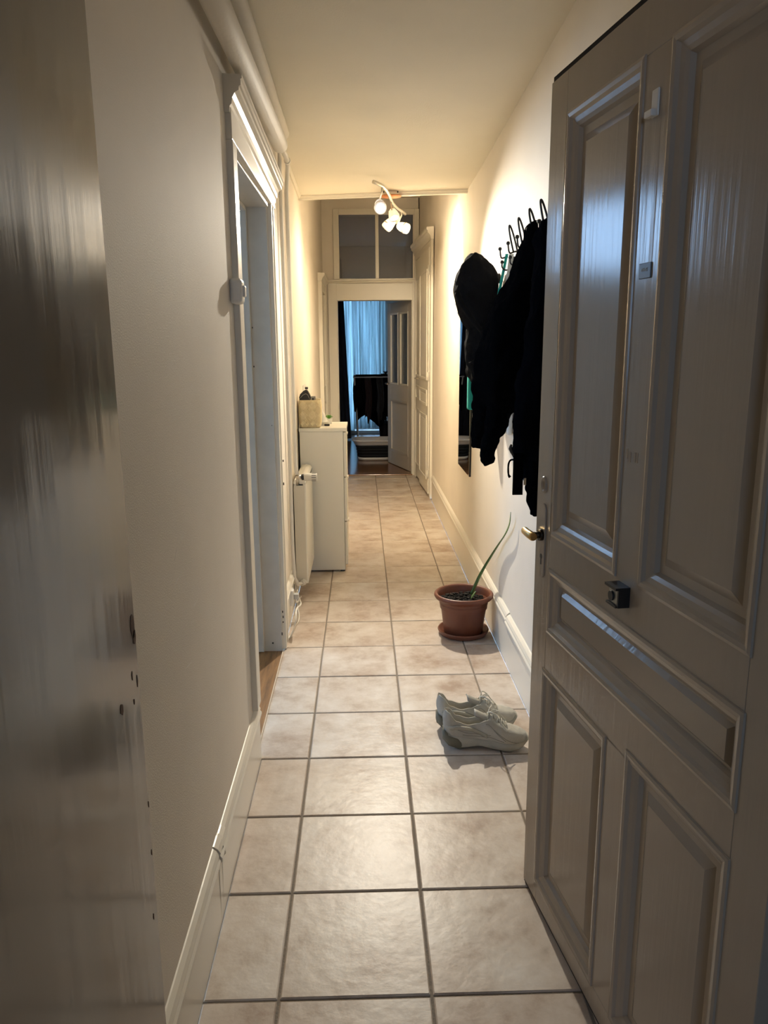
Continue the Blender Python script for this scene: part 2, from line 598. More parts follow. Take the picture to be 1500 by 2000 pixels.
tag(m.build('baseboard_left', WHITE), 'skirting behind the radiator and white shoe cabinet', 'baseboard', kind='structure')
# plaster cove strip at the left ceiling corner
m = MB()
m.extrude([(0, .03), (.0, -.02), (.012, -.02), (.022, -.008), (.03, .03)], (XL2 - .003, 1.0, 2.505), (XL2 - .003, 5.46, 2.408), (1, 0, 0))
tag(m.build('trim_2', CEIL), 'thin plaster strip along the left wall and low ceiling corner', 'trim', kind='structure')

# ------------------------------------------------------------------ left doorway (frame, leaf, threshold)
d2 = thing('door_2', (-.42, 3.0, 0), 'white cased side doorway in the left wall with worn grey jambs', 'doorway', kind='structure')
m = MB(); m.box(XL1 - .004, -.366, 2.42, 2.497, .218, 2.02)
m.build('casing', CASING, d2, .003)
m = MB()
for a, b_, x in ((3.503, 3.53, -.378), (3.53, 3.60, -.385), (3.60, 3.625, -.380), (3.625, 3.66, -.390)):
    m.box(XL2 - .004, x, a, b_, 0.0, 2.03)
m.build('casing', CASING, d2, .003)
m = MB()
m.hexa([(-.40, 2.42, 2.02), (-.367, 2.42, 2.02), (-.378, 3.66, 2.03), (-.41, 3.66, 2.03)],
       [(-.40, 2.42, 2.12), (-.367, 2.42, 2.12), (-.378, 3.66, 2.09), (-.41, 3.66, 2.09)])
m.build('header_board', CASING, d2, .003)
m = MB()
prof = [(0, -.015), (.022, -.015), (.024, .0), (.03, .006), (.032, .022), (.04, .035), (.052, .042), (.053, .052), (.058, .054), (.058, .070), (.062, .072), (.062, .082), (0, .085)]
ra = [Vector((-.392, 2.405, 2.105)) + Vector((o, 0, u)) for o, u in prof]
rb = [Vector((-.398, 3.665, 2.072)) + Vector((o, 0, u)) for o, u in prof]
m.loft([ra, rb], smooth=False)
m.build('cornice', CASING, d2)
m = MB(); m.box(-.56, XL2 + .008, 3.485, 3.503, -.02, 2.03)
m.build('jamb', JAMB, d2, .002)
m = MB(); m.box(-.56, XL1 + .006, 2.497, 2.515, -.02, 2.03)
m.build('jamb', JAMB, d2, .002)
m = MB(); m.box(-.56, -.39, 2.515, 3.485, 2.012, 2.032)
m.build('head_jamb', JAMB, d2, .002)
m = MB(); m.box(-.52, -.482, 3.468, 3.486, 0, 2.012); m.box(-.52, -.482, 2.515, 3.468, 1.995, 2.012)
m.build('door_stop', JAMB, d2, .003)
# chipped paint spots on the far jamb
CHIP = simple('bare_wood_chip', (.05, .038, .028), .8)
for px, py, w, h in ((553, 900, 2, 4), (554, 945, 2, 5), (552, 1195, 2, 4), (553, 1205, 2, 5), (553, 1215, 2, 3), (551, 1238, 2, 6), (533, 1256, 3, 3), (511, 1255, 4, 4), (493, 640, 1.5, 3), (496, 716, 2, 3), (531, 831, 1, 2)):
    p = P(px, py, Y=3.484)
    k = 3.5 / 1500
    m = MB(); m.box(p.x - w * k / 2, p.x + w * k / 2, 3.4828, 3.486, max(.002, p.z - h * k / 2), p.z + h * k / 2)
    m.build('paint_chip', CHIP, d2)
m = MB()
m.box(-.75, -.396, 2.51, 3.486, -.03, -.002)
thr = tag(m.build('trim_3', WOOD), 'worn brown oak threshold board of the left doorway', 'threshold', kind='structure')
m = MB(); m.box(-.396, -.391, 2.52, 3.486, -.02, .003)
m.build('edge_strip', simple('sand_edge', (.55, .45, .33), .6), thr)
lf = d2
m = MB()
m.box(-.60, -.545, 3.503, 3.519, -.02, 2.03)
m.build('inner_casing', LROOM, lf, .003)
for (x0, x1, z0, z1), mt in (((-.519, -.510, 1.545, 1.570), STICK), ((-.519, -.509, 1.440, 1.540), STICKB), ((-.519, -.509, 1.415, 1.432), STICK), ((-.519, -.513, 1.140, 1.155), STICK)):
    m = MB(); m.box(x0, x1, 3.4665, 3.469, z0, z1)
    m.build('sticker', mt, lf)

# side room shell, lit by its window
m = MB()
m.box(-3.5, -.56, 1.48, 1.6, 0, 2.6)
m.box(-3.5, -2.1, 4.7, 4.82, 0, 2.6); m.box(-.95, -.56, 4.7, 4.82, 0, 2.6)
m.box(-2.1, -.95, 4.7, 4.82, 0, 1.85); m.box(-2.1, -.95, 4.7, 4.82, 2.45, 2.6)
m.box(-3.62, -3.5, 1.48, 2.2, 0, 2.6); m.box(-3.62, -3.5, 3.8, 4.82, 0, 2.6)
m.box(-3.62, -3.5, 2.2, 3.8, 0, .85); m.box(-3.62, -3.5, 2.2, 3.8, 2.2, 2.6)
tag(m.build('wall_side_room', LROOM), 'pale walls of the side room beyond the left doorway', 'wall', kind='structure')
m = MB(); m.box(-3.62, -.56, 1.48, 4.82, 2.6, 2.7)
tag(m.build('ceiling', LROOM), 'ceiling of the side room beyond the left doorway', 'ceiling', kind='structure')
m = MB(); m.box(-3.62, -.75, 1.48, 4.82, -.05, -.002); m.box(-.75, -.57, 1.48, 2.5, -.05, -.002); m.box(-.75, -.57, 3.49, 4.82, -.05, -.002)
tag(m.build('floor', WOOD), 'brown wooden floor of the side room', 'floor', kind='structure')


def window(name, label, cx, y, z0, z1, w, axis):
    t = thing(name, (cx, y, z0) if axis == 'y' else (y, cx, z0), label, 'window', kind='structure')

    def bx(m, a0, a1, b0, b1, c0, c1):
        if axis == 'y':
            m.box(a0, a1, b0, b1, c0, c1)
        else:
            m.box(b0, b1, a0, a1, c0, c1)
    m = MB(); s = .05
    bx(m, cx - w / 2, cx + w / 2, y - .03, y + .03, z0, z0 + s); bx(m, cx - w / 2, cx + w / 2, y - .03, y + .03, z1 - s, z1)
    for c in (cx - w / 2 + s / 2, cx, cx + w / 2 - s / 2):
        bx(m, c - s / 2, c + s / 2, y - .03, y + .03, z0 + s, z1 - s)
    m.build('window_frame', WHITE, t)
    for sg in (-1, 1):
        m = MB(); c = cx + sg * w / 4
        bx(m, c - w / 4 + s / 2, c + w / 4 - s / 2, y - .003, y + .003, z0 + s, z1 - s)
        m.build('pane', GLASS, t)
    return t


window('window_5', 'second window of the side room, reflected in the glossy entrance door', -1.525, 4.76, 1.85, 2.45, 1.15, 'y')
window('window_1', 'window of the side room beyond the left doorway', 3.0, -3.56, .85, 2.2, 1.6, 'x')

# ------------------------------------------------------------------ landing behind the camera and entrance frame
m = MB()
m.box(-1.3, -.335, YA - .62, YA - .02, 0, 2.6); m.box(.60, 1.4, YA - .62, YA - .03, 0, 2.6)
m.box(-.335, .60, YA - .62, YA - .03, 2.03, 2.6)
tag(m.build('wall_entrance', LANDW), 'thick entrance wall around the flat door', 'wall', kind='structure')
jf = thing('door_1_frame', (-.3, .9, 0), 'dark glossy entrance door lining at the left edge, with worn paint', 'door frame', kind='structure')
jf.name = 'trim_4'
m = MB()
m.box(-.345, -.2975, .715, YA, 0, 2.03)
m.build('lining', ENTRY, jf, .002)
m = MB(); m.box(-.345, -.284, .33, .715, 0, 2.03)
m.build('rabbet', ENTRY, jf, .004)
m = MB(); m.box(-.284, .575, .45, .74, 1.995, 2.04)
m.build('head', ENTRY, jf)
m = MB(); m.box(.585, .62, .33, .915, 0, 2.03); m.box(.565, .585, .33, .84, 0, 2.03)
m.build('hinge_jamb', GREIGE, jf, .004)
WEAR = simple('bare_wood_wear', (.10, .045, .02), .7)
for px, py, w, h in ((258, 1222, 9, 40), (262, 1245, 6, 30), (238, 1385, 7, 22), (258, 1320, 2, 14), (268, 1330, 2, 22), (262, 1370, 2, 10), (290, 1570, 1.6, 12), (296, 1665, 1.6, 10), (300, 1790, 1.6, 12)):
    yy = .949 - (270 - px) * .0006 if px < 285 else .948
    p = P(px, py, X=-.2974)
    k = p.y / 1500
    m = MB()
    pts = []
    for q in range(9):
        a = q * 2 * math.pi / 9
        rr = 1 + rnd.uniform(-.25, .25)
        pts.append((math.cos(a) * w * k * rr * 1.3, math.sin(a) * h * k * rr * .6))
    m.loft([[Vector((-.2978, min(.9495, p.y + a), p.z + b_)) for a, b_ in pts], [Vector((-.2968, min(.9495, p.y + a), p.z + b_)) for a, b_ in pts]], smooth=False)
    m.build('bare_patch', WEAR, jf)
m = MB()
m.box(-1.3, -1.2, -2.5, YA - .62, 0, 2.6); m.box(1.3, 1.4, -2.5, YA - .62, 0, 2.6)
m.box(-1.2, -.35, -2.5, -2.4, 0, 2.6); m.box(.35, 1.3, -2.5, -2.4, 0, 2.6)
m.box(-.35, .35, -2.5, -2.4, 0, 1.3); m.box(-.35, .35, -2.5, -2.4, 2.2, 2.6)
tag(m.build('wall_landing', LANDW), 'walls of the stair landing outside the flat door', 'wall', kind='structure')
window('window_2', 'window of the stair landing', 0, -2.45, 1.3, 2.2, .7, 'y')
m = MB(); m.box(-1.3, 1.4, -2.5, YA, 2.6, 2.7)
tag(m.build('ceiling', LANDW), 'ceiling of the stair landing', 'ceiling', kind='structure')
m = MB(); m.box(-1.3, 1.4, -2.5, YA - .03, -.05, 0)
tag(m.build('floor', LANDW), 'floor of the stair landing outside the flat', 'floor', kind='structure')

# ------------------------------------------------------------------ entrance door leaf (open, on the right)
A = Vector((.424, 1.826, 0))
U = Vector((.1390, -.9903, 0)).normalized()
Nn = Vector((-.9903, -.1390, 0)).normalized()      # towards the hallway centre
DM = Matrix(((U.x, -Nn.x, 0, A.x), (U.y, -Nn.y, 0, A.y), (0, 0, 1, 0), (0, 0, 0, 1)))  # local (u, depth, z)
DW, DH, DT = .925, 1.988, .042
dr = thing('door_1', (A.x, A.y, 0), 'greige painted panelled entrance door standing open on the right', 'door', kind='structure')


def dbox(m, u0, u1, d0, d1, z0, z1):
    return m.box(u0, u1, d0, d1, z0, z1, DM)


PANELS = [(.103, .424, .998, 1.90), (.517, .838, 1.003, 1.90), (.100, .838, .760, .912), (.083, .424, .068, .655), (.515, .836, .072, .674)]
# stiles and rails
for u0, u1, z0, z1, nm in ((0, .09, .010, DH, 'stile'), (.838, DW, .010, DH, 'stile'), (.09, .838, 1.90, DH, 'rail'),
                           (.09, .838, .912, 1.003, 'rail'), (.09, .838, .654, .76, 'rail'), (.09, .838, .010, .068, 'rail'),
                           (.424, .516, .999, 1.90, 'mullion'), (.424, .516, .068, .66, 'mullion')):
    m = MB(); dbox(m, u0, u1, 0, DT, z0, z1)
    m.build(nm, GREIGE, dr, .0015)


def panel(u0, u1, z0, z1):
    # field plane recessed, then a raised centre
    m = MB()
    dbox(m, u0 - .01, u1 + .01, .018, .036, z0 - .01, z1 + .01)
    i0, i1 = (.052, .070) if z1 - z0 > .3 else (.041, .050)
    vs = []
    for i, dep in ((i0, .018), (i1, .010)):
        for uu, zz in ((u0 + i, z0 + i), (u1 - i, z0 + i), (u1 - i, z1 - i), (u0 + i, z1 - i)):
            vs.append(DM @ Vector((uu, dep, zz)))
    m.add(vs, [(0, 1, 5, 4), (1, 2, 6, 5), (2, 3, 7, 6), (3, 0, 4, 7), (4, 5, 6, 7)])
    pn = m.build('panel', GREIGE, dr)
    # picture-frame moulding, proud of the stiles
    prof = [(-.004, .0), (-.003, -.003), (.003, -.0045), (.010, -.003), (.015, .003), (.024, .006), (.031, .010), (.036, .018)]
    rings = []
    for s, (uc, zc) in enumerate(((0, 0), (1, 0), (1, 1), (0, 1), (0, 0))):
        ring = []
        for o, dp in prof:
            uu = (u0 + o) if uc == 0 else (u1 - o)
            zz = (z0 + o) if zc == 0 else (z1 - o)
            ring.append(DM @ Vector((uu, dp, zz)))
        rings.append(ring)
    m = MB(); m.loft(rings, smooth=False, cap=False, closed=False)
    m.build('moulding', GREIGE_EDGE, pn)


for q in PANELS:
    panel(*q)
# dark draught strip on the top edge
m = MB(); dbox(m, .0, DW, .004, DT, DH, DH + .012)
m.build('draught_strip', simple('felt_and_gap_dark', (.02, .015, .012), .9), dr)
m = MB(); dbox(m, .0, DW, .002, .010, .003, .012)
m.build('bottom_gap_strip', simple('felt_and_gap_dark', (.02, .015, .012), .9), dr)  # dark strip added in place of the shade in the gap under the leaf
# handle set
esc = MB()
pr = []
for k in range(9):
    a = math.pi * k / 8
    pr.append((.05 + .017 * math.cos(a), 1.045 + .017 * math.sin(a)))
for k in range(9):
    a = math.pi + math.pi * k / 8
    pr.append((.05 + .017 * math.cos(a), .897 + .017 * math.sin(a)))
esc.loft([[DM @ Vector((u, 0, z)) for u, z in pr], [DM @ Vector((u, -.004, z)) for u, z in pr]], smooth=False)
es = esc.build('escutcheon', GREIGE, dr, .001)
m = MB()
for k in ((.050, .932, .0065),):
    m.tube([DM @ Vector((k[0], -.0035, k[1])), DM @ Vector((k[0], -.0048, k[1]))], k[2], 12)
m.box(.0475, .0525, -.0048, -.0035, .912, .93, DM)
m.build('keyhole', BPLAST, es)
m = MB(); m.tube([DM @ Vector((.05, -.003, .985)), DM @ Vector((.05, -.024, .985))], .0085, 14)
m.tube([DM @ Vector((.05, -.003, .985)), DM @ Vector((.05, -.012, .985))], .014, 14)
hd = m.build('handle_stem', simple('dark_bronze', (.05, .04, .03), .4, metal=1), dr)
m = MB()
lp = [DM @ Vector((u, -.026 - .003 * math.sin((u + .01) * 30), .983 - .02 * max(0, u - .04))) for u in (-.014, -.006, .006, .02, .04, .055, .062)]
m.tube(lp, [.007, .0095, .0095, .0098, .0105, .0105, .008], 14)
m.build('lever', BRASS, hd)
m = MB()
R90 = DM.to_3x3().to_4x4() @ Matrix.Rotation(math.pi / 2, 4, 'X')
m.lathe([(.0, .0), (.008, .0), (.010, .004), (.014, .006), (.0155, .004), (.017, .0)], 22, DM @ Vector((.046, 0, 1.106)), R90 @ Matrix.Scale(1.25, 4, (0, 1, 0)))
m.build('lock_rosette', GREIGE, dr)
# doorbell-like latch box
bl = MB(); dbox(bl, .446, .482, -.022, 0, .954, .985)
bo = bl.build('bolt_lock', simple('lock_body', (.42, .42, .38), .35, metal=.6), dr, .002)
m = MB(); dbox(m, .441, .487, -.029, 0, .985, .990); dbox(m, .482, .487, -.023, 0, .951, .985); dbox(m, .443, .482, -.026, 0, .950, .954)
m.build('lock_cover', BPLAST, bo)
m = MB(); m.tube([DM @ Vector((.460, -.021, .968)), DM @ Vector((.460, -.026, .968))], .0095, 16)
m.build('lock_cylinder', BPLAST, bo)
m = MB(); dbox(m, .450, .490, -.0025, 0, 1.540, 1.566)
npl = m.build('name_plate', PLATE, dr, .001)
for k in range(6):
    m = MB(); dbox(m, .458 + k * .004, .4605 + k * .004, -.0029, -.0024, 1.552, 1.556 + .001 * (k % 3))
    m.build('engraved_mark', GPLAST, npl)
m = MB(); dbox(m, .460, .482, -.004, 0, 1.795, 1.838); dbox(m, .456, .480, -.014, -.004, 1.795, 1.806)
m.build('adhesive_hook', WPLAST, dr, .003)
# old glue marks
GLUE = simple('glue_residue', (.34, .27, .20), .5)
for u0, z0 in ((.440, 1.225), (.452, 1.22), (.470, 1.222), (.478, 1.222)):
    m = MB(); dbox(m, u0, u0 + .006, -.0006, 0, z0, z0 + .018)
    m.build('glue_mark', GLUE, dr)

# ------------------------------------------------------------------ end of the hallway: door frame, transom, open glazed leaf
d4 = thing('door_4', (.15, YB, 0), 'cream door frame with header below the transom at the hallway end', 'door frame', kind='structure')
m = MB(); m.box(-.352, EX0 + .004, YB - .022, YB + .0, 0, 2.10); m.build('casing', CASING, d4, .004)
m = MB(); m.box(EX1 - .004, .606, YB - .022, YB, 0, 2.10); m.build('casing', CASING, d4, .004)
m = MB(); m.box(EX0 + .004, EX1 - .004, YB - .018, YB, EZ, 2.085); m.build('header_board', CASING, d4, .002)
m = MB(); m.extrude([(0, 0), (.03, 0), (.036, .012), (.030, .018), (.042, .026), (.042, .036), (0, .04)], (-.36, YB - .001, 2.085), (.61, YB - .001, 2.10), (0, -1, 0))
m.build('ledge', CASING, d4)
m = MB(); m.box(EX0 - .004, EX0 + .012, YB, 8.74, 0, EZ); m.build('jamb', CASING, d4)
m = MB(); m.box(EX1 - .012, EX1 + .004, YB, 8.74, 0, EZ); m.build('jamb', CASING, d4)
m = MB(); m.box(EX0, EX1, YB - .01, 8.76, -.03, .012); m.build('threshold', PARQ, d4, .004)

w3 = thing('window_3', (.16, YB, 2.13), 'two-pane transom window with dark glass above the end door', 'window', kind='structure')
TX = (-.222, .583)
m = MB()
m.box(-.285, TX[0], YB - .02, YB + .02, 2.128, 2.84); m.box(.578, .628, YB - .02, YB + .02, 2.128, 2.84)
m.box(TX[0], .578, YB - .02, YB + .02, 2.782, 2.84); m.box(TX[0], .578, YB - .02, YB + .02, 2.112, 2.137)
m.build('window_frame', CASING, w3, .005)
m = MB(); m.box(.163, .198, YB - .018, YB + .02, 2.137, 2.782); m.build('mullion', CASING, w3, .004)
for a, b_ in ((TX[0], .163), (.198, .578)):
    m = MB(); m.box(a, b_, YB + .004, YB + .008, 2.137, 2.782); m.build('pane', TRANSOM, w3)

# open glazed leaf, swung into the living room
HB, FB = Vector((.556, 8.76, 0)), Vector((.318, 9.555, 0))
lu = (FB - HB).normalized(); ll = (FB - HB).length
ln = Vector((lu.y, -lu.x, 0))
if ln.x > 0:
    ln = -ln
LM = Matrix(((lu.x, -ln.x, 0, HB.x), (lu.y, -ln.y, 0, HB.y), (0, 0, 1, 0), (0, 0, 0, 1)))
d5 = thing('door_5', (HB.x, HB.y, 0), 'greige living room door standing open with two dark frosted panes', 'door', kind='structure')
GR2 = simple('grey_door_paint', (.55, .50, .43), .4)
LT = 1.925
for u0, u1, z0, z1, nm in ((0, .10, .006, LT, 'stile'), (ll - .11, ll, .006, LT, 'stile'), (.10, ll - .11, LT - .12, LT, 'rail'), (.10, ll - .11, .80, .98, 'rail'),
                           (.10, ll - .11, .006, .17, 'rail'), (ll * .5 - .035, ll * .5 + .025, .98, LT - .12, 'mullion')):
    m = MB(); m.box(u0, u1, 0, .04, z0, z1, LM); m.build(nm, GR2, d5, .004)
for u0, u1 in ((.10, ll * .5 - .035), (ll * .5 + .025, ll - .11)):
    m = MB(); m.box(u0, u1, .016, .022, .98, LT - .12, LM); pn = m.build('pane', FROST, d5)
    m = MB(); w_ = .018
    m.box(u0, u0 + w_, -.004, .016, .98, LT - .12, LM); m.box(u1 - w_, u1, -.004, .016, .98, LT - .12, LM)
    m.box(u0 + w_, u1 - w_, -.004, .016, LT - .12 - w_, LT - .12, LM); m.box(u0 + w_, u1 - w_, -.004, .016, .98, .98 + w_, LM)
    m.build('glazing_bead', CASING, pn)
m = MB(); m.box(.10, ll - .11, .012, .03, .17, .80, LM); pn = m.build('panel', GR2, d5)
m = MB()
m.box(.10, .125, -.004, .012, .17, .80, LM); m.box(ll - .135, ll - .11, -.004, .012, .17, .80, LM)
m.box(.125, ll - .135, -.004, .012, .775, .80, LM); m.box(.125, ll - .135, -.004, .012, .17, .195, LM)
m.build('moulding', GR2, pn)
m = MB(); m.tube([LM @ Vector((ll - .05, 0, .98)), LM @ Vector((ll - .05, -.045, .98)), LM @ Vector((ll - .15, -.05, .98))], .009, 8); m.build('lever', CHROME, d5)

# ------------------------------------------------------------------ tall double door on the right near the end
CA, CB = Vector((.655, 7.255, 0)), Vector((.600, 8.46, 0))
cu = (CB - CA).normalized(); cl = (CB - CA).length
cn = Vector((-cu.y, cu.x, 0))
if cn.x > 0:
    cn = -cn
CM = Matrix(((cu.x, -cn.x, 0, CA.x), (cu.y, -cn.y, 0, CA.y), (0, 0, 1, 0), (0, 0, 0, 1)))
d6 = thing('door_6', (CA.x, CA.y, 0), 'tall cream double door with cornice in the right wall near the end', 'door', kind='structure')
DHT = 2.30
SPL = .70


def leaf6(u0, u1, out):
    sl = MB(); sl.box(u0, u1, -out, .02, .03, DHT, CM)
    lf_ = sl.build('leaf', CASING, d6, .004)
    s = .075
    for z0, z1 in ((.16, .78), (.87, 1.02), (1.11, 2.12)):
        m = MB(); a, b_, t = u0 + s, u1 - s, .022
        for q in ((a, a + t, z0, z1), (b_ - t, b_, z0, z1), (a + t, b_ - t, z0, z0 + t), (a + t, b_ - t, z1 - t, z1)):
            m.box(q[0], q[1], -out - .009, -out, q[2], q[3], CM)
        m.build('moulding', CASING, lf_, .003)
        m = MB(); m.box(a + t + .02, b_ - t - .02, -out - .005, -out, z0 + t + .02, z1 - t - .02, CM)
        m.build('raised_panel', CASING, lf_, .004)
    return lf_


lfa = leaf6(.012, SPL - .003, .034)
lfb = leaf6(SPL + .003, cl - .01, .016)
for z in (.22, 1.15, 2.1):
    m = MB(); m.tube([CM @ Vector((.006, -.036, z - .04)), CM @ Vector((.006, -.036, z + .04))], .007, 8); m.build('hinge', CASING, d6)
p0 = CM @ Vector((SPL + .05, -.016, 1.10))
m = MB(); m.tube([p0, p0 + cn * .045, p0 + cn * .05 + cu * .09], .007, 8); m.build('lever', CHROME, lfb)
m = MB(); m.box(-.065, .0, -.024, .0, 0, 2.36, CM); m.build('casing', CASING, d6, .004)
m = MB(); m.box(cl, cl + .06, -.02, .0, 0, 2.36, CM); m.build('casing', CASING, d6, .004)
m = MB(); m.box(-.0, cl, -.02, .0, DHT + .004, 2.36, CM); m.build('header_board', CASING, d6, .003)
m = MB()
prof = [(0, 0), (.026, 0), (.03, .02), (.04, .04), (.056, .055), (.058, .075), (.066, .08), (.066, .1), (0, .105)]
m.extrude(prof, CM @ Vector((-.075, 0, 2.36)), CM @ Vector((cl + .06, 0, 2.36)), cn)
m.build('cornice', CASING, d6)

# ------------------------------------------------------------------ cased door at the far end of the left wall
d7 = thing('door_7', (XL2, 8.1, 0), 'cream cased door in the left wall right beside the end door', 'door', kind='structure')
m = MB(); m.box(XL2 - .003, -.368, 7.62, 7.71, 0, 2.04); m.build('casing', CASING, d7, .004)
m = MB(); m.box(XL2 - .003, -.368, 8.44, 8.53, 0, 2.04); m.build('casing', CASING, d7, .004)
m = MB(); m.box(XL2 - .003, -.372, 7.71, 8.44, 1.96, 2.04); m.build('header_board', CASING, d7, .003)
m = MB(); m.extrude([(0, 0), (.04, 0), (.046, .02), (.056, .035), (.066, .045), (.068, .07), (0, .075)], (XL2 - .003, 7.6, 2.04), (XL2 - .003, 8.55, 2.04), (1, 0, 0)); m.build('cornice', CASING, d7)
m = MB(); m.box(XL2 - .003, -.392, 7.715, 8.435, .01, 1.955); lf7 = m.build('leaf', CASING, d7)
for z0, z1 in ((.2, .85), (1.0, 1.8)):
    m = MB()
    for q in ((7.81, 7.83, z0, z1), (8.32, 8.34, z0, z1), (7.83, 8.32, z0, z0 + .02), (7.83, 8.32, z1 - .02, z1)):
        m.box(-.392, -.384, q[0], q[1], q[2], q[3])
    m.build('moulding', CASING, lf7)

# ------------------------------------------------------------------ living room beyond the end door
m = MB()
m.box(-1.9, -1.8, 8.73, 13.1, 0, 3.0); m.box(2.1, 2.2, 8.73, 13.1, 0, 3.0)
m.box(-1.8, -.62, 8.73, 8.76, 0, 3.0); m.box(.62, 2.1, 8.73, 8.76, 0, 3.0)
WX0, WX1, WZ1 = -.42, .40, 2.40
m.box(-1.8, WX0, 13.0, 13.15, 0, 3.0); m.box(WX1, 2.1, 13.0, 13.15, 0, 3.0)
m.box(WX0, WX1, 13.0, 13.15, 0, .06); m.box(WX0, WX1, 13.0, 13.15, WZ1, 3.0)
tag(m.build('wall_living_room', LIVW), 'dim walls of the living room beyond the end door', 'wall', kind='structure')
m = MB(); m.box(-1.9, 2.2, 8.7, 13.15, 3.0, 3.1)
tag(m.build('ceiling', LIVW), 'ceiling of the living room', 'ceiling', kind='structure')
m = MB(); m.box(-1.9, 2.2, 8.735, 13.15, -.05, .0)
tag(m.build('floor', PARQ), 'glossy brown parquet floor of the living room', 'floor', kind='structure')
window('window_4', 'tall balcony window behind the blue curtain', (WX0 + WX1) / 2, 13.08, .06, WZ1, WX1 - WX0, 'y')


def curtain(name, mat, x0, x1, y, z0, z1, waves, amp, label, lean=0.0, gap=.0, seed=1, group=None):
    r = random.Random(seed)
    n = waves * 12
    ph = [r.uniform(0, 6.28) for _ in range(4)]
    rings = []
    for k in range(9):
        t = k / 8
        z = z1 + (z0 - z1) * t
        ring = []
        for i in range(n + 1):
            s = i / n
            x = x0 + (x1 - x0) * s + lean * t * (.3 + .7 * s) + .012 * math.sin(5 * s * 6.28 + ph[2]) * t
            yy = y + amp * (.6 + .4 * t) * math.sin(waves * 6.283 * s + .7 * math.sin(3.1 * s * 6.28 + ph[0])) + .012 * math.sin(17 * s + ph[1] + t * 2)
            ring.append(Vector((x, yy, z)))
        rings.append(ring)
    m = MB()
    back = [[p + Vector((0, .003, 0)) for p in rg][::-1] for rg in rings]
    m.loft([a + b_ for a, b_ in zip(rings, back)], smooth=True, cap=True)
    o = m.build(name, mat)
    tag(o, label, 'curtain', group)
    return o


def pxX(px, py, Y):
    return P(px, py, Y=Y).x


CY = 12.72
curtain('curtain', CURT, pxX(689, 700, CY), pxX(753, 700, CY), CY, .10, 2.42, 8, .05, 'translucent blue curtain lit by daylight in front of the balcony window', seed=3)
curtain('curtain', CURT, pxX(664, 700, CY + .08), pxX(690, 700, CY + .08), CY + .08, .05, 2.42, 2, .018, 'narrow smooth blue curtain strip beside the dark drape', seed=5, lean=.02)
DY = 12.0
curtain('curtain', NAVY, -.75, pxX(668, 600, DY), DY, .02, 2.7, 6, .05, 'heavy dark navy drape left of the blue curtain', seed=9, lean=.10)
m = MB(); m.tube([(-.9, 12.86, 2.43), (1.0, 12.86, 2.43)], .014, 10)
tag(m.build('curtain_rod', IRON), 'dark rod carrying the blue curtain', 'curtain rod')
m = MB(); m.box(-.55, .55, 12.80, 13.0, 0, .055)
tag(m.build('trim_5', WPLAST, None, .004), 'white window sill step under the blue curtain', 'sill', kind='structure')

# drying rack with laundry
RY0, RY1 = 10.75, 11.45
rack = thing('drying_rack', (.3, 11.1, 0), 'folding laundry rack with thin metal legs in front of the curtain', 'drying rack')
rx0, rx1 = pxX(690, 740, 11.1), pxX(757, 740, 11.1) + .12
rz = P(700, 735, Y=11.1).z
for yy in (RY0, RY1):
    m = MB(); m.tube([(rx0, yy, rz), (rx1, yy, rz)], .008, 8); m.build('top_rail', GPLAST, rack)
for k in range(7):
    y_ = RY0 + (RY1 - RY0) * k / 6
    m = MB(); m.tube([(rx0, y_, rz + .004), (rx1, y_, rz + .004)], .003, 6); m.build('line_wire', GPLAST, rack)
for xx in (rx0 + .02, rx1 - .02):
    m = MB(); m.tube([(xx, RY0, rz), (xx + .03, RY1, .008)], .009, 8); m.build('leg', GPLAST, rack)
    m = MB(); m.tube([(xx, RY1, rz), (xx + .05, RY0, .008)], .009, 8); m.build('leg', GPLAST, rack)
    m = MB(); m.tube([(xx, RY0, rz), (xx, RY1, rz)], .008, 8); m.build('side_rail', GPLAST, rack)


def hung_cloth(name, mat, xa, xb, y, ztop, drop, label, seed, group='laundry on the drying rack', ragged=.03):
    r = random.Random(seed)
    n = 26
    rings = []
    for side in range(15):
        t = side / 14
        ring = []
        for i in range(n + 1):
            s = i / n
            x = xa + (xb - xa) * s
            a = t * 2 - 1
            dz = abs(a) * drop * (1 + ragged * 3 * math.sin(7 * s + seed) + ragged * 3 * (1 if math.sin(13 * s + seed * 2) > 0 else -1) * (abs(a) ** 6)) if a else 0
            yy = y + (.018 + .012 * math.sin(14 * s + seed)) * (1 if a > 0 else -1) * min(1, abs(a) * 4) + .012 * math.sin(20 * s + seed + a)
            ring.append(Vector((x + .01 * math.sin(6 * a + seed), yy, ztop - dz + .005)))
        rings.append(ring)
    th = .006
    back = [[p + Vector((0, (th if i >= 7 else -th), th if i == 7 else 0)) for p in rg][::-1] for i, rg in enumerate(rings)]
    m = MB(); m.loft([a + b_ for a, b_ in zip(rings, back)], smooth=True, cap=True)
    return tag(m.build(name, mat), label, 'laundry', group)


